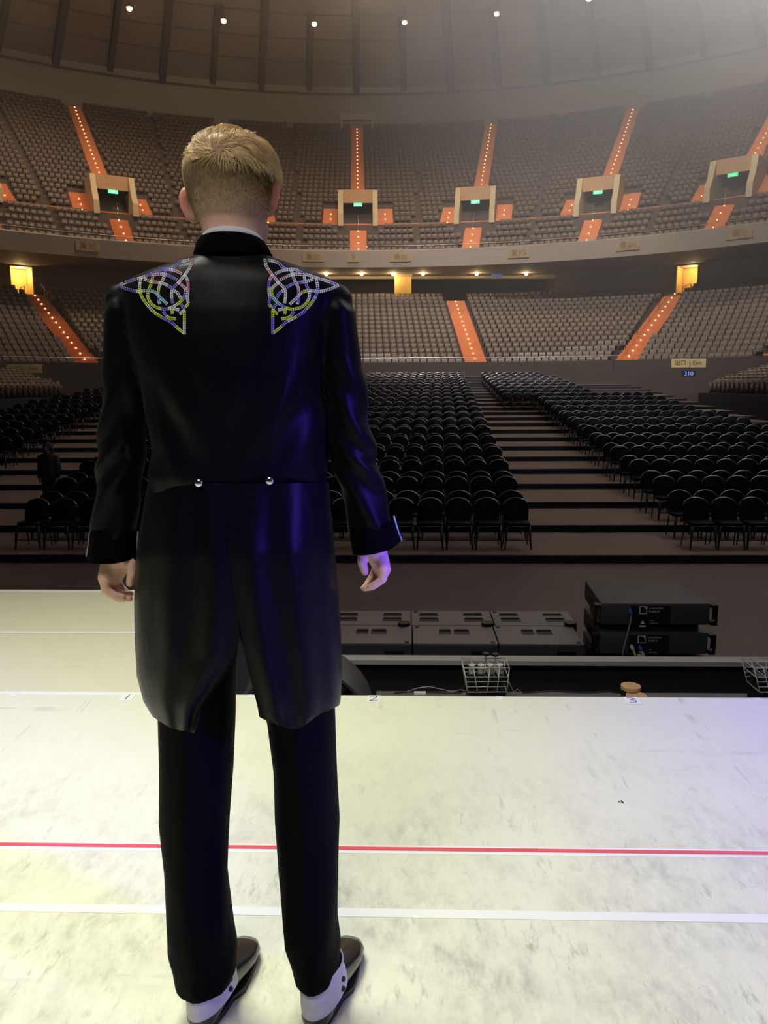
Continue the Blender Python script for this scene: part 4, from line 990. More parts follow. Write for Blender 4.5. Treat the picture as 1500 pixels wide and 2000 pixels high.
# ------------------------------------------------------------ the man on the stage (seen from behind)
PY = 1.44
W_EAR = Wy(449, 395, 1.46).x
def skin_mat():
    m = new_mat('skin', (0.80, 0.50, 0.40), 0.5, bump=0.12, bscale=220); nt = m.node_tree; p = nt.nodes['Principled BSDF']; L = nt.links.new
    p.inputs['Subsurface Weight'].default_value = 0.15; p.inputs['Subsurface Radius'].default_value = (0.02, 0.008, 0.004); p.inputs['Subsurface Scale'].default_value = 0.5
    # clipped hair fading into the skin at the back and sides of the head (its own colour)
    tc = nt.nodes.new('ShaderNodeTexCoord'); sep = nt.nodes.new('ShaderNodeSeparateXYZ'); L(tc.outputs['Object'], sep.inputs[0])
    mr = nt.nodes.new('ShaderNodeMapRange'); mr.inputs[1].default_value = Wy(450, 432, 1.37).z; mr.inputs[2].default_value = Wy(450, 350, 1.37).z; L(sep.outputs[2], mr.inputs[0])
    fr = nt.nodes.new('ShaderNodeMapRange'); fr.inputs[1].default_value = 1.535; fr.inputs[2].default_value = 1.50; L(sep.outputs[1], fr.inputs[0])
    n = nt.nodes.new('ShaderNodeTexNoise'); n.inputs['Scale'].default_value = 350; L(tc.outputs['Object'], n.inputs['Vector'])
    n2 = nt.nodes.new('ShaderNodeMapRange'); n2.inputs[1].default_value = .3; n2.inputs[2].default_value = .7; n2.inputs[3].default_value = .75; n2.inputs[4].default_value = 1.0; L(n.outputs['Fac'], n2.inputs[0])
    a = nt.nodes.new('ShaderNodeMath'); a.operation = 'MULTIPLY'; L(mr.outputs[0], a.inputs[0]); L(fr.outputs[0], a.inputs[1])
    a2 = nt.nodes.new('ShaderNodeMath'); a2.operation = 'MULTIPLY'; L(a.outputs[0], a2.inputs[0]); L(n2.outputs[0], a2.inputs[1])
    mx = nt.nodes.new('ShaderNodeMix'); mx.data_type = 'RGBA'; mx.inputs['A'].default_value = (0.80, 0.50, 0.40, 1); mx.inputs['B'].default_value = (0.36, 0.25, 0.14, 1)
    ab = nt.nodes.new('ShaderNodeMath'); ab.operation = 'SUBTRACT'; ab.inputs[1].default_value = W_EAR; L(sep.outputs[0], ab.inputs[0])
    ab2 = nt.nodes.new('ShaderNodeMath'); ab2.operation = 'ABSOLUTE'; L(ab.outputs[0], ab2.inputs[0])
    em = nt.nodes.new('ShaderNodeMapRange'); em.inputs[1].default_value = 0.0745; em.inputs[2].default_value = 0.0785; em.inputs[3].default_value = 1; em.inputs[4].default_value = 0; L(ab2.outputs[0], em.inputs[0])
    a3 = nt.nodes.new('ShaderNodeMath'); a3.operation = 'MULTIPLY'; L(a2.outputs[0], a3.inputs[0]); L(em.outputs[0], a3.inputs[1])
    er = nt.nodes.new('ShaderNodeMapRange'); er.inputs[1].default_value = 1.60; er.inputs[2].default_value = 1.61; L(sep.outputs[2], er.inputs[0])
    iv = nt.nodes.new('ShaderNodeMath'); iv.operation = 'SUBTRACT'; iv.inputs[0].default_value = 1; L(em.outputs[0], iv.inputs[1])
    e2 = nt.nodes.new('ShaderNodeMath'); e2.operation = 'MULTIPLY'; L(iv.outputs[0], e2.inputs[0]); L(er.outputs[0], e2.inputs[1])
    mr2 = nt.nodes.new('ShaderNodeMix'); mr2.data_type = 'RGBA'; mr2.inputs['A'].default_value = (0.80, 0.50, 0.40, 1); mr2.inputs['B'].default_value = (0.86, 0.36, 0.30, 1); L(e2.outputs[0], mr2.inputs['Factor']); L(mr2.outputs['Result'], mx.inputs['A'])
    L(a3.outputs[0], mx.inputs['Factor']); L(mx.outputs['Result'], p.inputs['Base Color']); return m
M_skin = skin_mat()
M_jk = new_mat('black_tailcoat_satin', (0.0016, 0.0018, 0.0035), 0.42, spec=0.11, sheen=0.02, bump=0.4, bscale=2.4, bstretch=(3.0, 3.0, 1.1))
M_vel = new_mat('black_velvet', (0.0015, 0.0015, 0.002), 0.95, spec=0.05)
M_tr = new_mat('black_trouser_cloth', (0.0014, 0.0016, 0.0026), 0.7, spec=0.05, bump=0.4, bscale=2.2, bstretch=(4, 4, 0.5))
M_shirt = new_mat('white_shirt_cotton', (0.72, 0.72, 0.82), 0.7)
M_spat = new_mat('white_spat_cloth', (0.62, 0.62, 0.70), 0.75, bump=0.2, bscale=120)
M_shoe = new_mat('black_patent_leather', (0.015, 0.014, 0.014), 0.18, spec=0.7)
M_silver = new_mat('silver_button', (0.85, 0.86, 0.9), 0.15, 1.0)
M_hair = new_mat('blond_hair', (0.86, 0.58, 0.34), 0.42, spec=0.5, var=0.35, vscale=60)
M_hair2 = new_mat('dark_blond_clipped_hair', (0.34, 0.24, 0.125), 0.55)
M_cuff_light = new_mat('painted_blue_cuff_light', (0.35, 0.48, 0.70), 0.35)  # pale blue colour stands in for blue light on the cuff sides
man = thing('person', 'man with short blond hair standing on the stage in a black tailcoat, seen from behind', 'person', (Wy(470, 1000, PY).x, 1.47, 0))

def srow(l, r, py, b, yc=PY, ex=2.3, n=40):
    P0, P1 = Wy(l, py, yc), Wy(r, py, yc); c = (P0 + P1) / 2; a = (P1 - P0).length / 2; ring = []
    for i in range(n):
        t = 2 * math.pi * i / n; cx, sy = math.cos(t), math.sin(t)
        ring.append(Vector((c.x + a * math.copysign(abs(cx) ** (2 / ex), cx), yc + b * math.copysign(abs(sy) ** (2 / ex), sy), c.z)))
    return ring
def shrink(ring, k):
    c = sum(ring, Vector()) / len(ring); return [c + (p - c) * k for p in ring]
TORSO = [(396, 514, 494, .052, 1.435), (375, 535, 505, .058, 1.435), (335, 570, 517, .066, 1.435), (292, 608, 530, .075, 1.435), (258, 642, 545, .083, 1.436), (240, 660, 560, .090, 1.438), (236, 664, 582, .098, 1.44), (242, 655, 615, .107, 1.44), (256, 643, 660, .115, 1.44), (272, 634, 715, .120, 1.44),
         (288, 632, 770, .120, 1.44), (297, 635, 825, .116, 1.44), (299, 638, 880, .112, 1.44), (293, 640, 925, .111, 1.44), (296, 637, 945, .104, 1.44), (300, 634, 962, .096, 1.44)]
def chain(mb_, pts, rs, sc=(1, 1, 1)):
    for (a, ra), (b_, rb) in zip(zip(pts, rs), zip(pts[1:], rs[1:])):
        n_ = max(2, int((b_ - a).length / (0.3 * min(ra, rb))))
        for i in range(n_ + 1):
            t = i / n_; mb_.ball(a.lerp(b_, t), ra + (rb - ra) * t, 12, 9, sc=sc)
W = Wy
HEAD = [(420, 486, 272, .040, 1.45), (397, 508, 281, .064, 1.45), (380, 522, 295, .083, 1.453), (371, 530, 315, .092, 1.455), (369, 531, 345, .097, 1.457), (370, 530, 370, .096, 1.458), (375, 528, 392, .090, 1.462), (381, 524, 412, .082, 1.465),
        (389, 519, 430, .070, 1.462), (396, 514, 450, .060, 1.452), (400, 512, 470, .057, 1.445), (399, 513, 490, .057, 1.44), (392, 520, 512, .060, 1.437)]
k = MB(); k.loft([srow(l, r, py, b_, yc, 2.15) for l, r, py, b_, yc in HEAD])
hx = W(451, 400, 1.45).x
chain(k, [Vector((hx - .040, 1.485, 1.635)), Vector((hx - .02, 1.535, 1.592)), Vector((hx + .02, 1.535, 1.592)), Vector((hx + .040, 1.485, 1.635))], [.022, .017, .017, .022])
chain(k, [Vector((hx, 1.50, 1.61)), Vector((hx, 1.495, 1.70))], [.055, .058])
chain(k, [Vector((hx - .03, 1.535, 1.703)), Vector((hx + .03, 1.535, 1.703))], [.013, .013])
chain(k, [Vector((hx, 1.545, 1.692)), Vector((hx, 1.568, 1.655))], [.008, .012])
chain(k, [Vector((hx - .02, 1.547, 1.627)), Vector((hx, 1.553, 1.629)), Vector((hx + .02, 1.547, 1.627))], [.006, .008, .006])
chain(k, [Vector((hx - .02, 1.546, 1.616)), Vector((hx, 1.551, 1.614)), Vector((hx + .02, 1.546, 1.616))], [.006, .008, .006])
# ears
for pts, inn in ((((371, 371), (361, 376), (357.5, 388), (360, 402), (367, 416), (378, 428)), (381, 400)), (((528, 364), (535, 362), (538, 370), (537, 385), (533, 400), (528, 415)), (522, 392))):
    rim = [W(px, py, 1.463 - .004 * math.sin(i)) for i, (px, py) in enumerate(pts)]
    chain(k, rim, [.0085] * len(rim))
    q = W(*inn, 1.47)
    for p in rim:
        chain(k, [p + Vector((0, .004, 0)), q], [.0060, .008])
# torso under the clothes, arms, legs
k.loft([shrink(srow(l, r, py, b_, yc), .86) for l, r, py, b_, yc in TORSO[1:]] + [shrink(srow(300, 640, 1020, .115), .86), shrink(srow(305, 645, 1120, .11), .86), shrink(srow(320, 640, 1200, .09), .8)])
LA = [(262, 612), (245, 680), (243, 780), (236, 880), (228, 980), (224, 1050), (226, 1092)]
RA = [(636, 612), (660, 680), (680, 780), (692, 880), (710, 980), (726, 1040), (734, 1078)]
for arm in (LA, RA): chain(k, [W(px, py, PY + .004 * i) for i, (px, py) in enumerate(arm)], [.018, .024, .026, .026, .025, .023, .022])
LEGL = [(388, 1230), (387, 1420), (384, 1600), (392, 1780), (400, 1900)]
LEGR = [(560, 1230), (592, 1420), (600, 1600), (607, 1780), (618, 1890)]
def foot_frame(heel_px, toe_px):
    h, t = Wz(*heel_px, .0), Wz(*toe_px, .03); h.z = t.z = 0; d = (t - h).normalized(); return h, d, (t - h).length
HL, DL, LL = foot_frame((388, 2026), (469, 1862)); HR, DR, LR_ = foot_frame((612, 2024), (673, 1862))
for leg, h, d in ((LEGL, HL, DL), (LEGR, HR, DR)):
    pts = [W(px, py, 1.455) for px, py in leg]; ank = h + d * .065 + Vector((0, 0, .10)); pts[-1] = ank + Vector((0, 0, .05))
    chain(k, pts + [ank], [.062, .058, .045, .034, .03, .03]); chain(k, [ank - Vector((0, 0, .04)), h + d * .17 + Vector((0, 0, .034))], [.026, .016])
chain(k, [W(450, 1120, PY), W(450, 1165, PY)], [.08, .06])
# hands: palm, four curled fingers of different lengths, thumb
def hand(palm, knuck, fingers, thumb):
    for a, b_, r in palm: chain(k, [W(*a), W(*b_)], [r, r])
    for f, rr in fingers: chain(k, [W(*p) for p in f], rr)
    chain(k, [W(*p) for p in thumb[0]], thumb[1])
Y0 = 1.462
hand([((214, 1088, Y0), (206, 1128, Y0 - .012), .0150), ((228, 1088, Y0), (217, 1130, Y0 + .004), .0160), ((238, 1088, Y0), (226, 1128, Y0 + .022), .0150), ((246, 1088, Y0), (233, 1120, Y0 + .034), .0135)], None,
     [(((203, 1130, Y0 - .016), (206, 1153, Y0 - .018), (226, 1164, Y0 - .016), (240, 1166, Y0 - .012)), [.0098, .0088, .0080, .0070]),
      (((208, 1134, Y0 + .003), (210, 1157, Y0 + .002), (232, 1169, Y0 + .003), (253, 1169, Y0 + .006)), [.0104, .0092, .0083, .0072]),
      (((218, 1134, Y0 + .021), (222, 1155, Y0 + .022), (240, 1166, Y0 + .024), (255, 1160, Y0 + .026)), [.0102, .0090, .0082, .0070]),
      (((228, 1126, Y0 + .036), (233, 1144, Y0 + .040), (243, 1154, Y0 + .042), (250, 1162, Y0 + .040)), [.0100, .0088, .0080, .0068])],
     (((240, 1092, Y0 - .004), (256, 1102, Y0 - .006), (258, 1118, Y0 - .008), (253, 1139, Y0 - .006)), [.0140, .0115, .0100, .0080]))
hand([((742, 1076, Y0), (750, 1112, Y0 - .012), .0145), ((733, 1076, Y0), (745, 1112, Y0 + .004), .0155), ((724, 1074, Y0), (742, 1108, Y0 + .022), .0145), ((718, 1074, Y0), (736, 1100, Y0 + .034), .0130)], None,
     [(((751, 1112, Y0 - .016), (748, 1131, Y0 - .018), (733, 1142, Y0 - .016), (722, 1146, Y0 - .014)), [.0096, .0086, .0078, .0068]),
      (((749, 1112, Y0 + .003), (745, 1132, Y0 + .002), (728, 1145, Y0 + .003), (711, 1149, Y0 + .006)), [.0102, .0090, .0082, .0070]),
      (((745, 1108, Y0 + .021), (738, 1128, Y0 + .022), (724, 1141, Y0 + .024), (710, 1148, Y0 + .026)), [.0100, .0088, .0080, .0068]),
      (((737, 1102, Y0 + .036), (731, 1120, Y0 + .040), (722, 1134, Y0 + .042), (714, 1145, Y0 + .040)), [.0098, .0086, .0078, .0066])],
     (((722, 1078, Y0 - .004), (708, 1084, Y0 - .006), (707, 1098, Y0 - .008), (713, 1117, Y0 - .006)), [.0130, .0110, .0100, .0080]))
body = link_mesh('body', remesh(k, 0.0032, 5), [M_skin], man)
for sx in (-1, 1):
    e = MB(); e.ball((hx + sx * .031, 1.539, 1.682), .0115, 16, 12); e.build('eye', [new_mat('eye_white', (.8, .8, .8), .2)], man, True)

# hair
hc = Vector((hx + .001, 1.457, W(451, 345, 1.45).z)); zt = W(452, 252, 1.45).z; hr = Vector((.0795, .100, zt - hc.z - .006))
zcut = W(450, 326, 1.40).z
e = MB(); rings = []
for i in range(15):
    t = math.pi / 2 * i / 14 * 0.98; ring = []
    for j in range(48):
        a = 2 * math.pi * j / 48; z = math.sin(t); rr = math.cos(t)
        lump = 1 + .025 * math.sin(5 * a + 3 * z) + .02 * math.sin(9 * a - 7 * z + 1)
        low = 0.12 if math.sin(a) < 0.5 else 0.35
        ring.append(hc + Vector((hr.x * .99 * rr * math.cos(a) * lump, hr.y * .99 * rr * math.sin(a) * lump, hr.z * .98 * max(low, z) * (lump if z > .2 else 1))))
    rings.append(ring)
e.loft(rings, caps=True); hb = e.build('hair', [M_hair], man, True)
def strands(name, specs, mat, parent):
    V = []; Fc = []
    for pts, r in specs:
        o = len(V); n_ = len(pts)
        for i, p in enumerate(pts):
            d = (pts[min(i + 1, n_ - 1)] - pts[max(0, i - 1)]).normalized(); a = d.cross(Vector((.31, .57, .76))).normalized(); b_ = d.cross(a)
            rr = r * (1 - .75 * i / (n_ - 1))
            for q in range(3): V.append(p + (a * math.cos(2.094 * q) + b_ * math.sin(2.094 * q)) * rr)
        for i in range(n_ - 1):
            for q in range(3):
                w1 = (q + 1) % 3; Fc.append((o + i * 3 + q, o + i * 3 + w1, o + (i + 1) * 3 + w1, o + (i + 1) * 3 + q))
    k_ = MB(); k_.v = [tuple(v) for v in V]; k_.f = Fc; k_.m = [0] * len(Fc); return k_.build(name, [mat], parent, True)
rh = random.Random(11); sp = []
tufts = [(rh.uniform(0, 2 * math.pi), rh.random(), Vector((rh.gauss(0, .55), rh.gauss(0, .55), rh.gauss(0, .3))), rh.uniform(-.8, 1.6), rh.uniform(.0, .11), rh.uniform(.7, 1.3)) for _ in range(230)]
crown = Vector((hx - .002, 1.375, W(447, 300, 1.37).z))
for i in range(6500):
    a = rh.uniform(0, 2 * math.pi); z = rh.random() ** 0.8; rr = math.sqrt(max(0, 1 - z * z)); low = .10 if math.sin(a) < .5 else .35
    z = max(z, low); u = Vector((rr * math.cos(a), rr * math.sin(a), z)); base = hc + Vector((u.x * hr.x, u.y * hr.y, u.z * hr.z)) * .96
    nrm = Vector((u.x / hr.x, u.y / hr.y, u.z / hr.z)).normalized(); rad = base - crown; rad -= nrm * rad.dot(nrm)
    rad = rad.normalized() if rad.length > 1e-4 else Vector((1, 0, 0)); tang = nrm.cross(rad)
    tf = min(tufts, key=lambda t_: (t_[1] - z) ** 2 * 2 + (math.cos(t_[0]) - math.cos(a)) ** 2 + (math.sin(t_[0]) - math.sin(a)) ** 2); sw = .5 + tf[3]
    below = base.z < crown.z
    d = (rad * (1.0 if not below else .6) + tang * sw * (-.8) + Vector((.35, .25, -.25 if below else .05)) + tf[2] + Vector((rh.gauss(0, .14), rh.gauss(0, .14), rh.gauss(0, .14)))).normalized()
    Ln = rh.uniform(.026, .048) * tf[5] * (0.75 if below else 1); lift = rh.uniform(.01, .05) + tf[4] * (.6 if below else 1) + (.05 if u.x > .5 and u.z > .1 else 0); pts = []
    for s_ in range(6):
        t = s_ / 5; p = base + d * Ln * t; q = p - hc; f = Vector((q.x / hr.x, q.y / hr.y, q.z / hr.z)).length
        p = hc + q / f * (.97 + lift * math.sin(t * 2.4) + .03 * t); p.z = max(p.z, zcut - .010 - .014 * abs(math.sin(a * 6.3)) - .006 * rh.random()); pts.append(p)
    sp.append((pts, .00055))
strands('hair_strand', sp, M_hair, hb)['kind'] = 'stuff'
# clipped sides and back
sp = []; bvh_b = BVHTree.FromObject(body, bpy.context.evaluated_depsgraph_get())
zlo = W(450, 424, 1.37).z
for i in range(6000):
    a = rh.uniform(math.pi * .93, math.pi * 2.07); z = zlo + (zcut + .01 - zlo) * rh.random() ** .55
    o_ = Vector((hc.x + .3 * math.cos(a), hc.y + .3 * math.sin(a), z)); d = Vector((-math.cos(a), -math.sin(a), 0)); hit, n_, _, _ = bvh_b.ray_cast(o_, d)
    if hit is None or abs(hit.x - W_EAR) > .078: continue
    f = (z - zlo) / (zcut - zlo); Ln = .0018 + .0095 * f * f
    dd = (n_ * .35 + Vector((rh.gauss(0.1, .25), rh.gauss(0, .2), -1))).normalized(); sp.append(([hit - n_ * .0005, hit + dd * Ln * .5 + n_ * .0012, hit + dd * Ln + n_ * .001], .00018 + .00026 * f))
strands('clipped_hair', sp, M_hair2, man)['kind'] = 'stuff'

# shirt collar
def band(name, rows, mat, parent, th=.003, tilt=0.0, smooth=True):
    e_ = MB(); out = []
    for l, r, py, b_, yc in rows:
        ring = srow(l, r, py, b_, yc, 2.1, 48); out.append([p + Vector((0, 0, tilt * (yc - p.y) / b_)) for p in ring])
    inn = [shrink(r_, 1 - th / .06) for r_ in reversed(out)]
    e_.loft(out + inn + [out[0]], caps=False); return e_.build(name, [mat], parent, smooth)
band('shirt_collar', [(396, 516, 500, .062, 1.437), (397, 514, 476, .061, 1.442), (398, 514, 470, .0605, 1.444)], M_shirt, man, .004, .014)
# tailcoat body with sleeves, one continuous surface
k = MB(); k.loft([srow(*t[:4], t[4]) for t in TORSO])
SL = [((240, 590), 18, .045), ((243, 610), 34, .055), ((247, 650), 42, .056), ((250, 700), 46, .055), ((249, 760), 46, .054), ((244, 820), 47, .053), ((238, 880), 45, .051), ((232, 940), 43, .048), ((226, 1000), 42, .046), ((222, 1046), 42, .045)]
SR = [((658, 590), 16, .045), ((660, 610), 34, .055), ((662, 650), 38, .056), ((665, 700), 40, .055), ((675, 760), 41, .054), ((681, 820), 42, .053), ((690, 880), 44, .051), ((700, 930), 44, .048), ((714, 980), 44, .046), ((727, 1034), 43, .045)]
def ell(c, ux, rx, ry, n=28): return [c + ux * rx * math.cos(2 * math.pi * i / n) + Vector((0, 1, 0)) * ry * math.sin(2 * math.pi * i / n) for i in range(n)]
sleeve_rings = {}
for nm, S_ in (('L', SL), ('R', SR)):
    cs = [W(*c, PY + .003 * i) for i, (c, r, b_) in enumerate(S_)]; rg = []
    for i, (c, r, b_) in enumerate(S_):
        t = (cs[min(i + 1, len(cs) - 1)] - cs[max(i - 1, 0)]).normalized(); ux = t.cross(Vector((0, 1, 0))).normalized(); px_m = (W(c[0] + 10, c[1], PY) - W(c[0], c[1], PY)).length / 10
        wob = 1 + .03 * math.sin(i * 2.3)
        rg.append(ell(cs[i], ux, r * px_m * wob, b_))
    k.loft(rg); sleeve_rings[nm] = (cs, rg)
for px, py, r in ((243, 588, .0315), (654, 586, .030), (262, 615, .045), (640, 615, .045)):
    k.ball(W(px, py, PY), r, 20, 14, sc=(1.1, 1.15, 1.0))
jk_me = remesh(k, 0.0045, 9)
# cloth folds on the back, elbows and armholes
co = np.empty(len(jk_me.vertices) * 3); jk_me.vertices.foreach_get('co', co); co = co.reshape(-1, 3); no = np.empty(len(co) * 3); jk_me.vertices.foreach_get('normal', no); no = no.reshape(-1, 3)
cxm = W(447, 800, PY).x; X = co[:, 0] - cxm; Z = co[:, 2]; dz = np.zeros(len(co))
arm = np.abs(X) > .185
zw = W(450, 940, PY).z
blend = np.clip((Z - zw) / .12, 0, 1) * np.clip((1.42 - Z) / .12, 0, 1)
dz += np.where(~arm, .0045 * np.sin((X * 1.0 - np.sign(X) * (Z - zw) * .55) * 70) * blend * np.clip(np.abs(X) / .05, 0, 1), 0)
dz += np.where(~arm, .004 * np.exp(-((np.abs(X) - .10 - .25 * (Z - 1.28)) / .012) ** 2) * blend, 0)
dz += np.where(arm, .0035 * np.sin((Z + X * np.sign(X) * 1.2) * 85 + np.sin(Z * 31)) * np.clip((1.42 - Z) / .1, 0, 1), 0)
co += no * dz[:, None]; jk_me.vertices.foreach_set('co', co.reshape(-1)); jk_me.update()
jacket = link_mesh('tailcoat', jk_me, [M_jk], man)
bvh_j = BVHTree.FromObject(jacket, bpy.context.evaluated_depsgraph_get())
def on_jacket(px, py):
    o_ = Vector((0, 0, EYE)); d = ray(px, py).normalized(); h, n_, _, _ = bvh_j.ray_cast(o_, d); return h, n_
band('coat_collar', [(384, 530, 512, .066, 1.433), (380, 532, 500, .069, 1.433), (385, 524, 484, .069, 1.436), (389, 519, 476, .067, 1.440), (392, 516, 474, .064, 1.441)], M_vel, jacket, .008, .008)
# cuffs
for nm, bot, fl in (('L', ((176, 1088), (266, 1068)), 1.07), ('R', ((690, 1052), (773, 1062)), 1.07)):
    cs, rg = sleeve_rings[nm]; top = rg[-1]; c0 = cs[-1]; d = (cs[-1] - cs[-2]).normalized(); e = MB()
    up = [c0 - d * .012 + (p - c0) * 1.045 for p in top]; c1 = c0 + d * (.045 if nm == 'L' else .036); sk = Vector((0, 0, 1))
    def row(sc, off): return [c0 + d * off + (p - c0) * sc + Vector((0, 0, 1)) * ((.16 if nm == 'L' else .0) * (p - c0).x) - Vector((0, 0, 1)) * (.10 * max(0, (c0 - p).y)) for p in top]
    e.loft([up, row(1.08, .012), row(1.12, .042 if nm == 'L' else .034), row(1.04, .042 if nm == 'L' else .034), [c0 + d * .01 + (p - c0) * .98 for p in top]], caps=False)
    cu = e.build('sleeve_cuff', [M_vel], jacket, True, 50)
    bt = row(1.13, .042 if nm == 'L' else .034); e = MB()
    for idx in ((0,) if nm == 'R' else (14, 0)):
        e.tube([up[idx] + (up[idx] - c0) * .04 - d * .004, row(1.12, .016)[idx], bt[idx] + (bt[idx] - c0) * .05], .0016, 6)
    e.build('cuff_blue_light', [M_cuff_light], cu, True)  # thin added strips painting the blue light along the cuff sides
# tails
def interp(tab, y):
    for (y0_, x0_), (y1_, x1_) in zip(tab, tab[1:]):
        if y <= y1_: t = (y - y0_) / (y1_ - y0_); return x0_ + (x1_ - x0_) * max(0, t)
    return tab[-1][1]
OL = [(930, 291), (1000, 278), (1080, 266), (1170, 262), (1250, 263), (1320, 267), (1370, 280), (1400, 298), (1432, 313)]
OR_ = [(930, 641), (1000, 646), (1080, 654), (1170, 661), (1250, 666), (1320, 668), (1370, 665), (1400, 655), (1432, 640)]
INL = [(930, 470), (1100, 473), (1200, 470), (1290, 462), (1345, 425), (1385, 393), (1432, 379)]
INR = [(930, 440), (1100, 446), (1200, 466), (1270, 476), (1330, 490), (1380, 503), (1405, 507), (1432, 535)]
def tail(outer, inner, side):
    n_, m2 = 30, 46; ext = 10; grid = []
    for j in range(m2 + 1):
        row_ = []
        v = j / m2
        for i in range(n_ + 1 + ext):
            u = min(1, i / n_)
            hem = (1418 + 14 * u_in(u)) if side < 0 else (1400 + 24 * math.sin(math.pi * min(1, (u) * 1.25)) * (1 if u < .8 else .9))
            hem_o = 1378 if side > 0 else 1400
            yend = hem if u < .55 else hem + (hem_o - hem) * ((u - .55) / .45) ** 2
            py = 944 + (yend - 944) * v
            xo, xi = interp(outer, py), interp(inner, py); px = xi + (xo - xi) * u
            cx, ap = 455, max(60, abs(xo - 455)); s_ = min(1, abs(px - cx) / ap)
            bb = .115 + .028 * min(1, v * 3.5)
            y = PY - bb * math.sqrt(max(0, 1 - s_ ** 2.4)) - (.003 if side > 0 else 0)
            fold = (.010 * v + .002) * math.sin(u * 15 + .8 * math.sin(v * 3) + (1 if side > 0 else 0)) * (1 - s_ ** 3)
            y += fold
            if i > n_:
                q = (i - n_) / ext; P_ = W(xo, py, PY); row_.append(Vector((P_.x - side * .05 * q * q, PY + .10 * q, P_.z)))
            else: row_.append(W(px, py, y))
        grid.append(row_)
    e_ = MB(); nn = n_ + 1 + ext; th = Vector((0, .005, 0)); vs = [p for r_ in grid for p in r_]; back = [p + th - Vector((side * .0, 0, 0)) for p in vs]; o_ = len(vs); fs = []
    for j in range(m2):
        for i in range(nn - 1):
            a, b_, c_, d_ = j * nn + i, j * nn + i + 1, (j + 1) * nn + i + 1, (j + 1) * nn + i; fs += [(a, b_, c_, d_), (d_ + o_, c_ + o_, b_ + o_, a + o_)]
    edge = [(j * nn, (j + 1) * nn) for j in range(m2)] + [(m2 * nn + i, m2 * nn + i + 1) for i in range(nn - 1)] + [((j + 1) * nn + nn - 1, j * nn + nn - 1) for j in range(m2)]
    fs += [(a, b_, b_ + o_, a + o_) for a, b_ in edge]
    e_.add(vs + back, fs); o2 = e_.build('coat_tail', [M_jk], jacket, True, 60); return o2
def u_in(u): return 1 - u
tail(OL, INL, -1); tail(OR_, INR, 1)
for px, py in ((391, 942), (528, 938)):
    h, n_ = on_jacket(px, py)
    if h is None: continue
    e = MB(); e.ball(h + Vector((0, -.010, 0)), .0075, 16, 10, sc=(1, .55, 1)); e.build('waist_button', [M_silver], jacket, True)

# rhinestone shoulder motifs, set on the coat surface
CR = [[(130, 205), (150, 300), (230, 420), (330, 540), (420, 640), (430, 760), (410, 860)], [(180, 215), (320, 255), (420, 340), (560, 350), (700, 410), (900, 480), (1050, 525), (1200, 582)],
      [(1200, 585), (1100, 630), (940, 670), (800, 660), (680, 680), (600, 760), (480, 870)], [(240, 430), (195, 520), (190, 640), (200, 760), (190, 850), (230, 900)],
      [(330, 540), (240, 620), (230, 700), (280, 800), (400, 890), (520, 930), (660, 900), (750, 820), (780, 700), (730, 560), (700, 430)],
      [(880, 490), (900, 620), (870, 740), (800, 850), (690, 970), (570, 1050), (440, 1120), (340, 1210), (250, 1280)], [(245, 1290), (245, 1170), (245, 1050), (250, 930), (300, 850)],
      [(245, 950), (330, 1010)], [(380, 1070), (480, 1050), (560, 960)], [(290, 410), (400, 365), (560, 350)], [(360, 500), (480, 440), (560, 420), (700, 430)],
      [(520, 380), (560, 500), (620, 630), (620, 800), (600, 860)], [(430, 620), (540, 560), (640, 540), (720, 530), (850, 490)], [(300, 770), (350, 690), (430, 640)], [(330, 940), (420, 930), (420, 1000)]]
def cr_pts(c, step):
    P_ = [Vector((x, y)) for x, y in c]; P_ = [P_[0] * 2 - P_[1]] + P_ + [P_[-1] * 2 - P_[-2]]; dense = []
    for i in range(1, len(P_) - 2):
        for q in range(24):
            t = q / 24; a, b_, c_, d_ = P_[i - 1:i + 3]
            dense.append(.5 * ((2 * b_) + (c_ - a) * t + (2 * a - 5 * b_ + 4 * c_ - d_) * t * t + (-a + 3 * b_ - 3 * c_ + d_) * t ** 3))
    out = [dense[0]]; dirs = []
    for p in dense[1:]:
        if (p - out[-1]).length >= step: dirs.append((p - out[-1]).normalized()); out.append(p)
    dirs.append(dirs[-1] if dirs else Vector((1, 0))); return list(zip(out, dirs))
M_cr = [new_mat('clear_crystal', (0.98, 0.96, 1.0), 0.15, 0.0, coat=1, spec=1), new_mat('violet_crystal', (0.34, 0.28, 0.95), 0.15, 0.0, coat=1, spec=1), new_mat('lime_crystal', (0.80, 1.0, 0.12), 0.15, 0.0, coat=1, spec=1), new_mat('rose_crystal', (1.0, 0.6, 0.75), 0.15, 0.0, coat=1, spec=1), new_mat('aqua_crystal', (0.5, 0.95, 0.95), 0.15, 0.0, coat=1, spec=1)]
rb = random.Random(5)
for side in (1, -1):
    e = MB()
    for c in CR:
        seg = 0; mi = 0
        for (p, d) in cr_pts(c, 24):
            if seg <= 0:
                seg = rb.randint(3, 7); yy = p.y
                mi = rb.choice([2, 2, 2, 2, 1, 0]) if yy > 850 else rb.choice([0, 0, 2, 1, 4]) if yy > 620 else rb.choice([0, 0, 0, 1, 1, 3])
            seg -= 1
            for off in (-12.5, 12.5):
                q = p + Vector((-d.y, d.x)) * off; px, py = 500 + q.x / 7.5, 480 + q.y / 7.5
                if side < 0: px = 893 - px
                h, n_ = on_jacket(px, py)
                if h is None: continue
                e.ball(h + n_ * .0006, .00148, 6, 4, mi=mi, sc=(1, 1, 1))
    e.build('rhinestone_motif', M_cr, jacket, False)

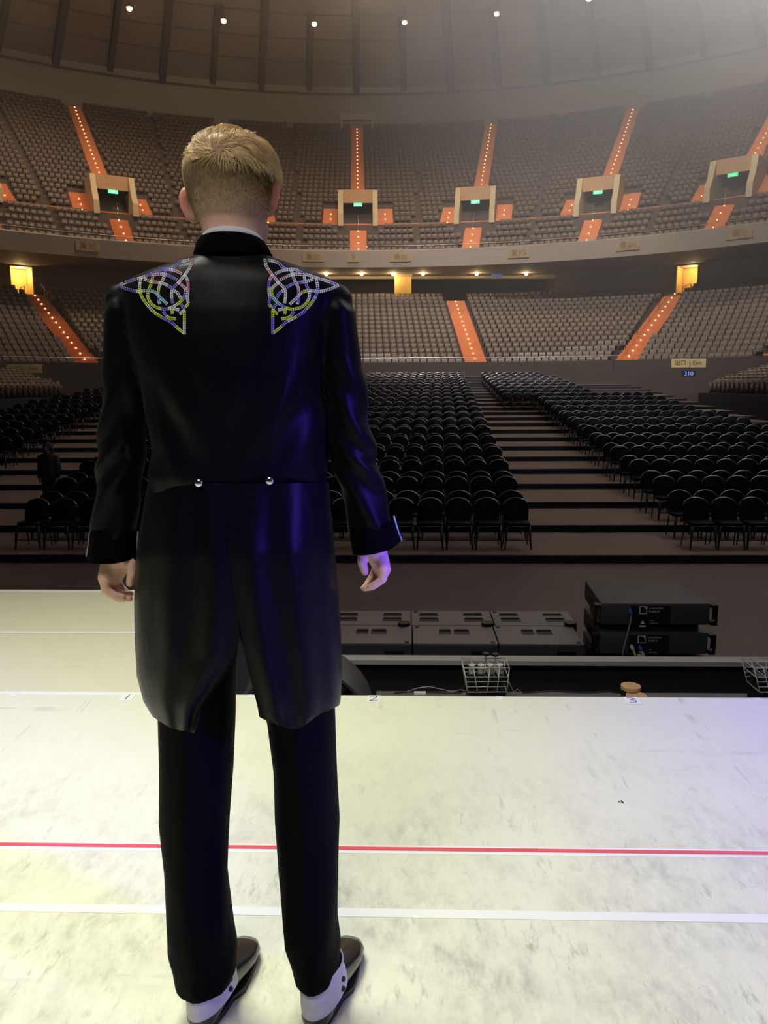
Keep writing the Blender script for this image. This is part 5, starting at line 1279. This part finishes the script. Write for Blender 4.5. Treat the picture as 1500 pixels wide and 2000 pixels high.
# trousers
def leg_rings(tab, top):
    out = []
    for py, l, r, b_, yc in tab:
        P0, P1 = W(l, py, yc), W(r, py, yc); c = (P0 + P1) / 2; a = (P1 - P0).length / 2
        out.append([Vector((c.x + a * math.cos(t), yc + b_ * math.sin(t) * (1 if math.sin(t) > 0 else 1), c.z)) for t in [2 * math.pi * i / 40 for i in range(40)]])
    return out
TL = [(1170, 300, 462, .095, 1.45), (1300, 306, 460, .095, 1.45), (1400, 312, 459, .09, 1.455), (1500, 314, 455, .085, 1.458), (1600, 316, 444, .080, 1.46), (1700, 321, 445, .078, 1.462), (1800, 328, 455, .076, 1.465), (1850, 333, 460, .076, 1.468), (1885, 338, 461, .076, 1.47), (1906, 342, 458, .074, 1.472)]
TR = [(1170, 450, 645, .095, 1.45), (1300, 490, 650, .095, 1.45), (1400, 522, 655, .09, 1.455), (1500, 535, 658, .085, 1.458), (1600, 541, 660, .080, 1.46), (1700, 543, 661, .078, 1.462), (1800, 552, 662, .076, 1.465), (1840, 560, 663, .076, 1.468), (1872, 567, 662, .076, 1.47), (1893, 573, 658, .074, 1.472)]
tr = None
k = MB()
for T_ in (TL, TR):
    rg = leg_rings(T_, 0)
    for j, r_ in enumerate(rg):       # front and back creases, and soft breaks near the hem
        for i, p in enumerate(r_):
            t = 2 * math.pi * i / 40; cr = max(0, math.cos(t + math.pi / 2)) ** 24 + max(0, math.cos(t - math.pi / 2)) ** 24
            p.y += -.006 * cr if math.sin(t) < 0 else .006 * cr
            p.x += .004 * math.sin(j * 1.9 + 3 * t) * (j > 3)
    k.loft(rg)
k.loft([srow(300, 640, 1010, .108), srow(296, 645, 1080, .112), srow(298, 645, 1180, .108), srow(320, 636, 1215, .085)])
trousers = link_mesh('trousers', remesh(k, .005, 6), [M_tr], man)

# shoes and spats
for h, d, ln, nm in ((HL, DL, LL, 'left'), (HR, DR, LR_, 'right')):
    up = Vector((0, 0, 1)); sd = d.cross(up).normalized(); ln = max(.27, ln)
    def sec(s_, wd, ht, zb=0.012, z0=None): 
        c = h + d * (s_ * ln); out = []
        for i in range(20):
            t = 2 * math.pi * i / 20; x, z = math.cos(t), math.sin(t); out.append(c + sd * wd * math.copysign(abs(x) ** .8, x) + up * (zb + (ht - zb) * (.5 + .5 * math.copysign(abs(z) ** .8, z))))
        return out
    e = MB(); e.loft([sec(-.005, .016, .05), sec(.02, .028, .066), (sec(.10, .034, .078)), sec(.25, .036, .088), sec(.42, .037, .082), sec(.58, .042, .066), sec(.74, .046, .054), sec(.88, .040, .046), sec(.96, .026, .038), sec(1.0, .010, .026)])
    sh = e.build('shoe', [M_shoe], man, True)
    e = MB(); e.loft([[h + d * (.5 * ln + .53 * ln * math.cos(t)) * 1.0 + sd * (.030 + .012 * (math.cos(t) > 0)) * 1.08 * math.sin(t) + up * z for t in [2 * math.pi * i / 28 for i in range(28)]] for z in (0.0, .014)]); e.build('sole', [M_slot], sh, True, 40)
    e = MB(); rows = []
    for z, a, b_, c_ in ((.050, .043, .090, .078), (.058, .044, .090, .078), (.075, .0435, .080, .070), (.095, .044, .070, .064), (.115, .046, .062, .060), (.135, .047, .058, .058)):
        rows.append([h + d * (c_ - .004 + b_ * math.cos(t)) + sd * a * math.sin(t) + up * (z + (-.022 * max(0, math.cos(t)) if z < .06 else 0)) for t in [2 * math.pi * i / 40 for i in range(40)]])
    e.loft(rows + [shrink(r_, .93) for r_ in reversed(rows)] + [rows[0]], caps=False); spt = e.build('spat', [M_spat], sh, True, 50)
    for zb in (.068, .092):
        q = h + d * .066 + sd * .0455 + up * zb; e = MB(); e.ball(q, .0058, 12, 8, sc=(1, 1, 1)); e.build('spat_button', [new_mat('dark_button', (.04, .04, .045), .3)], spt, True)
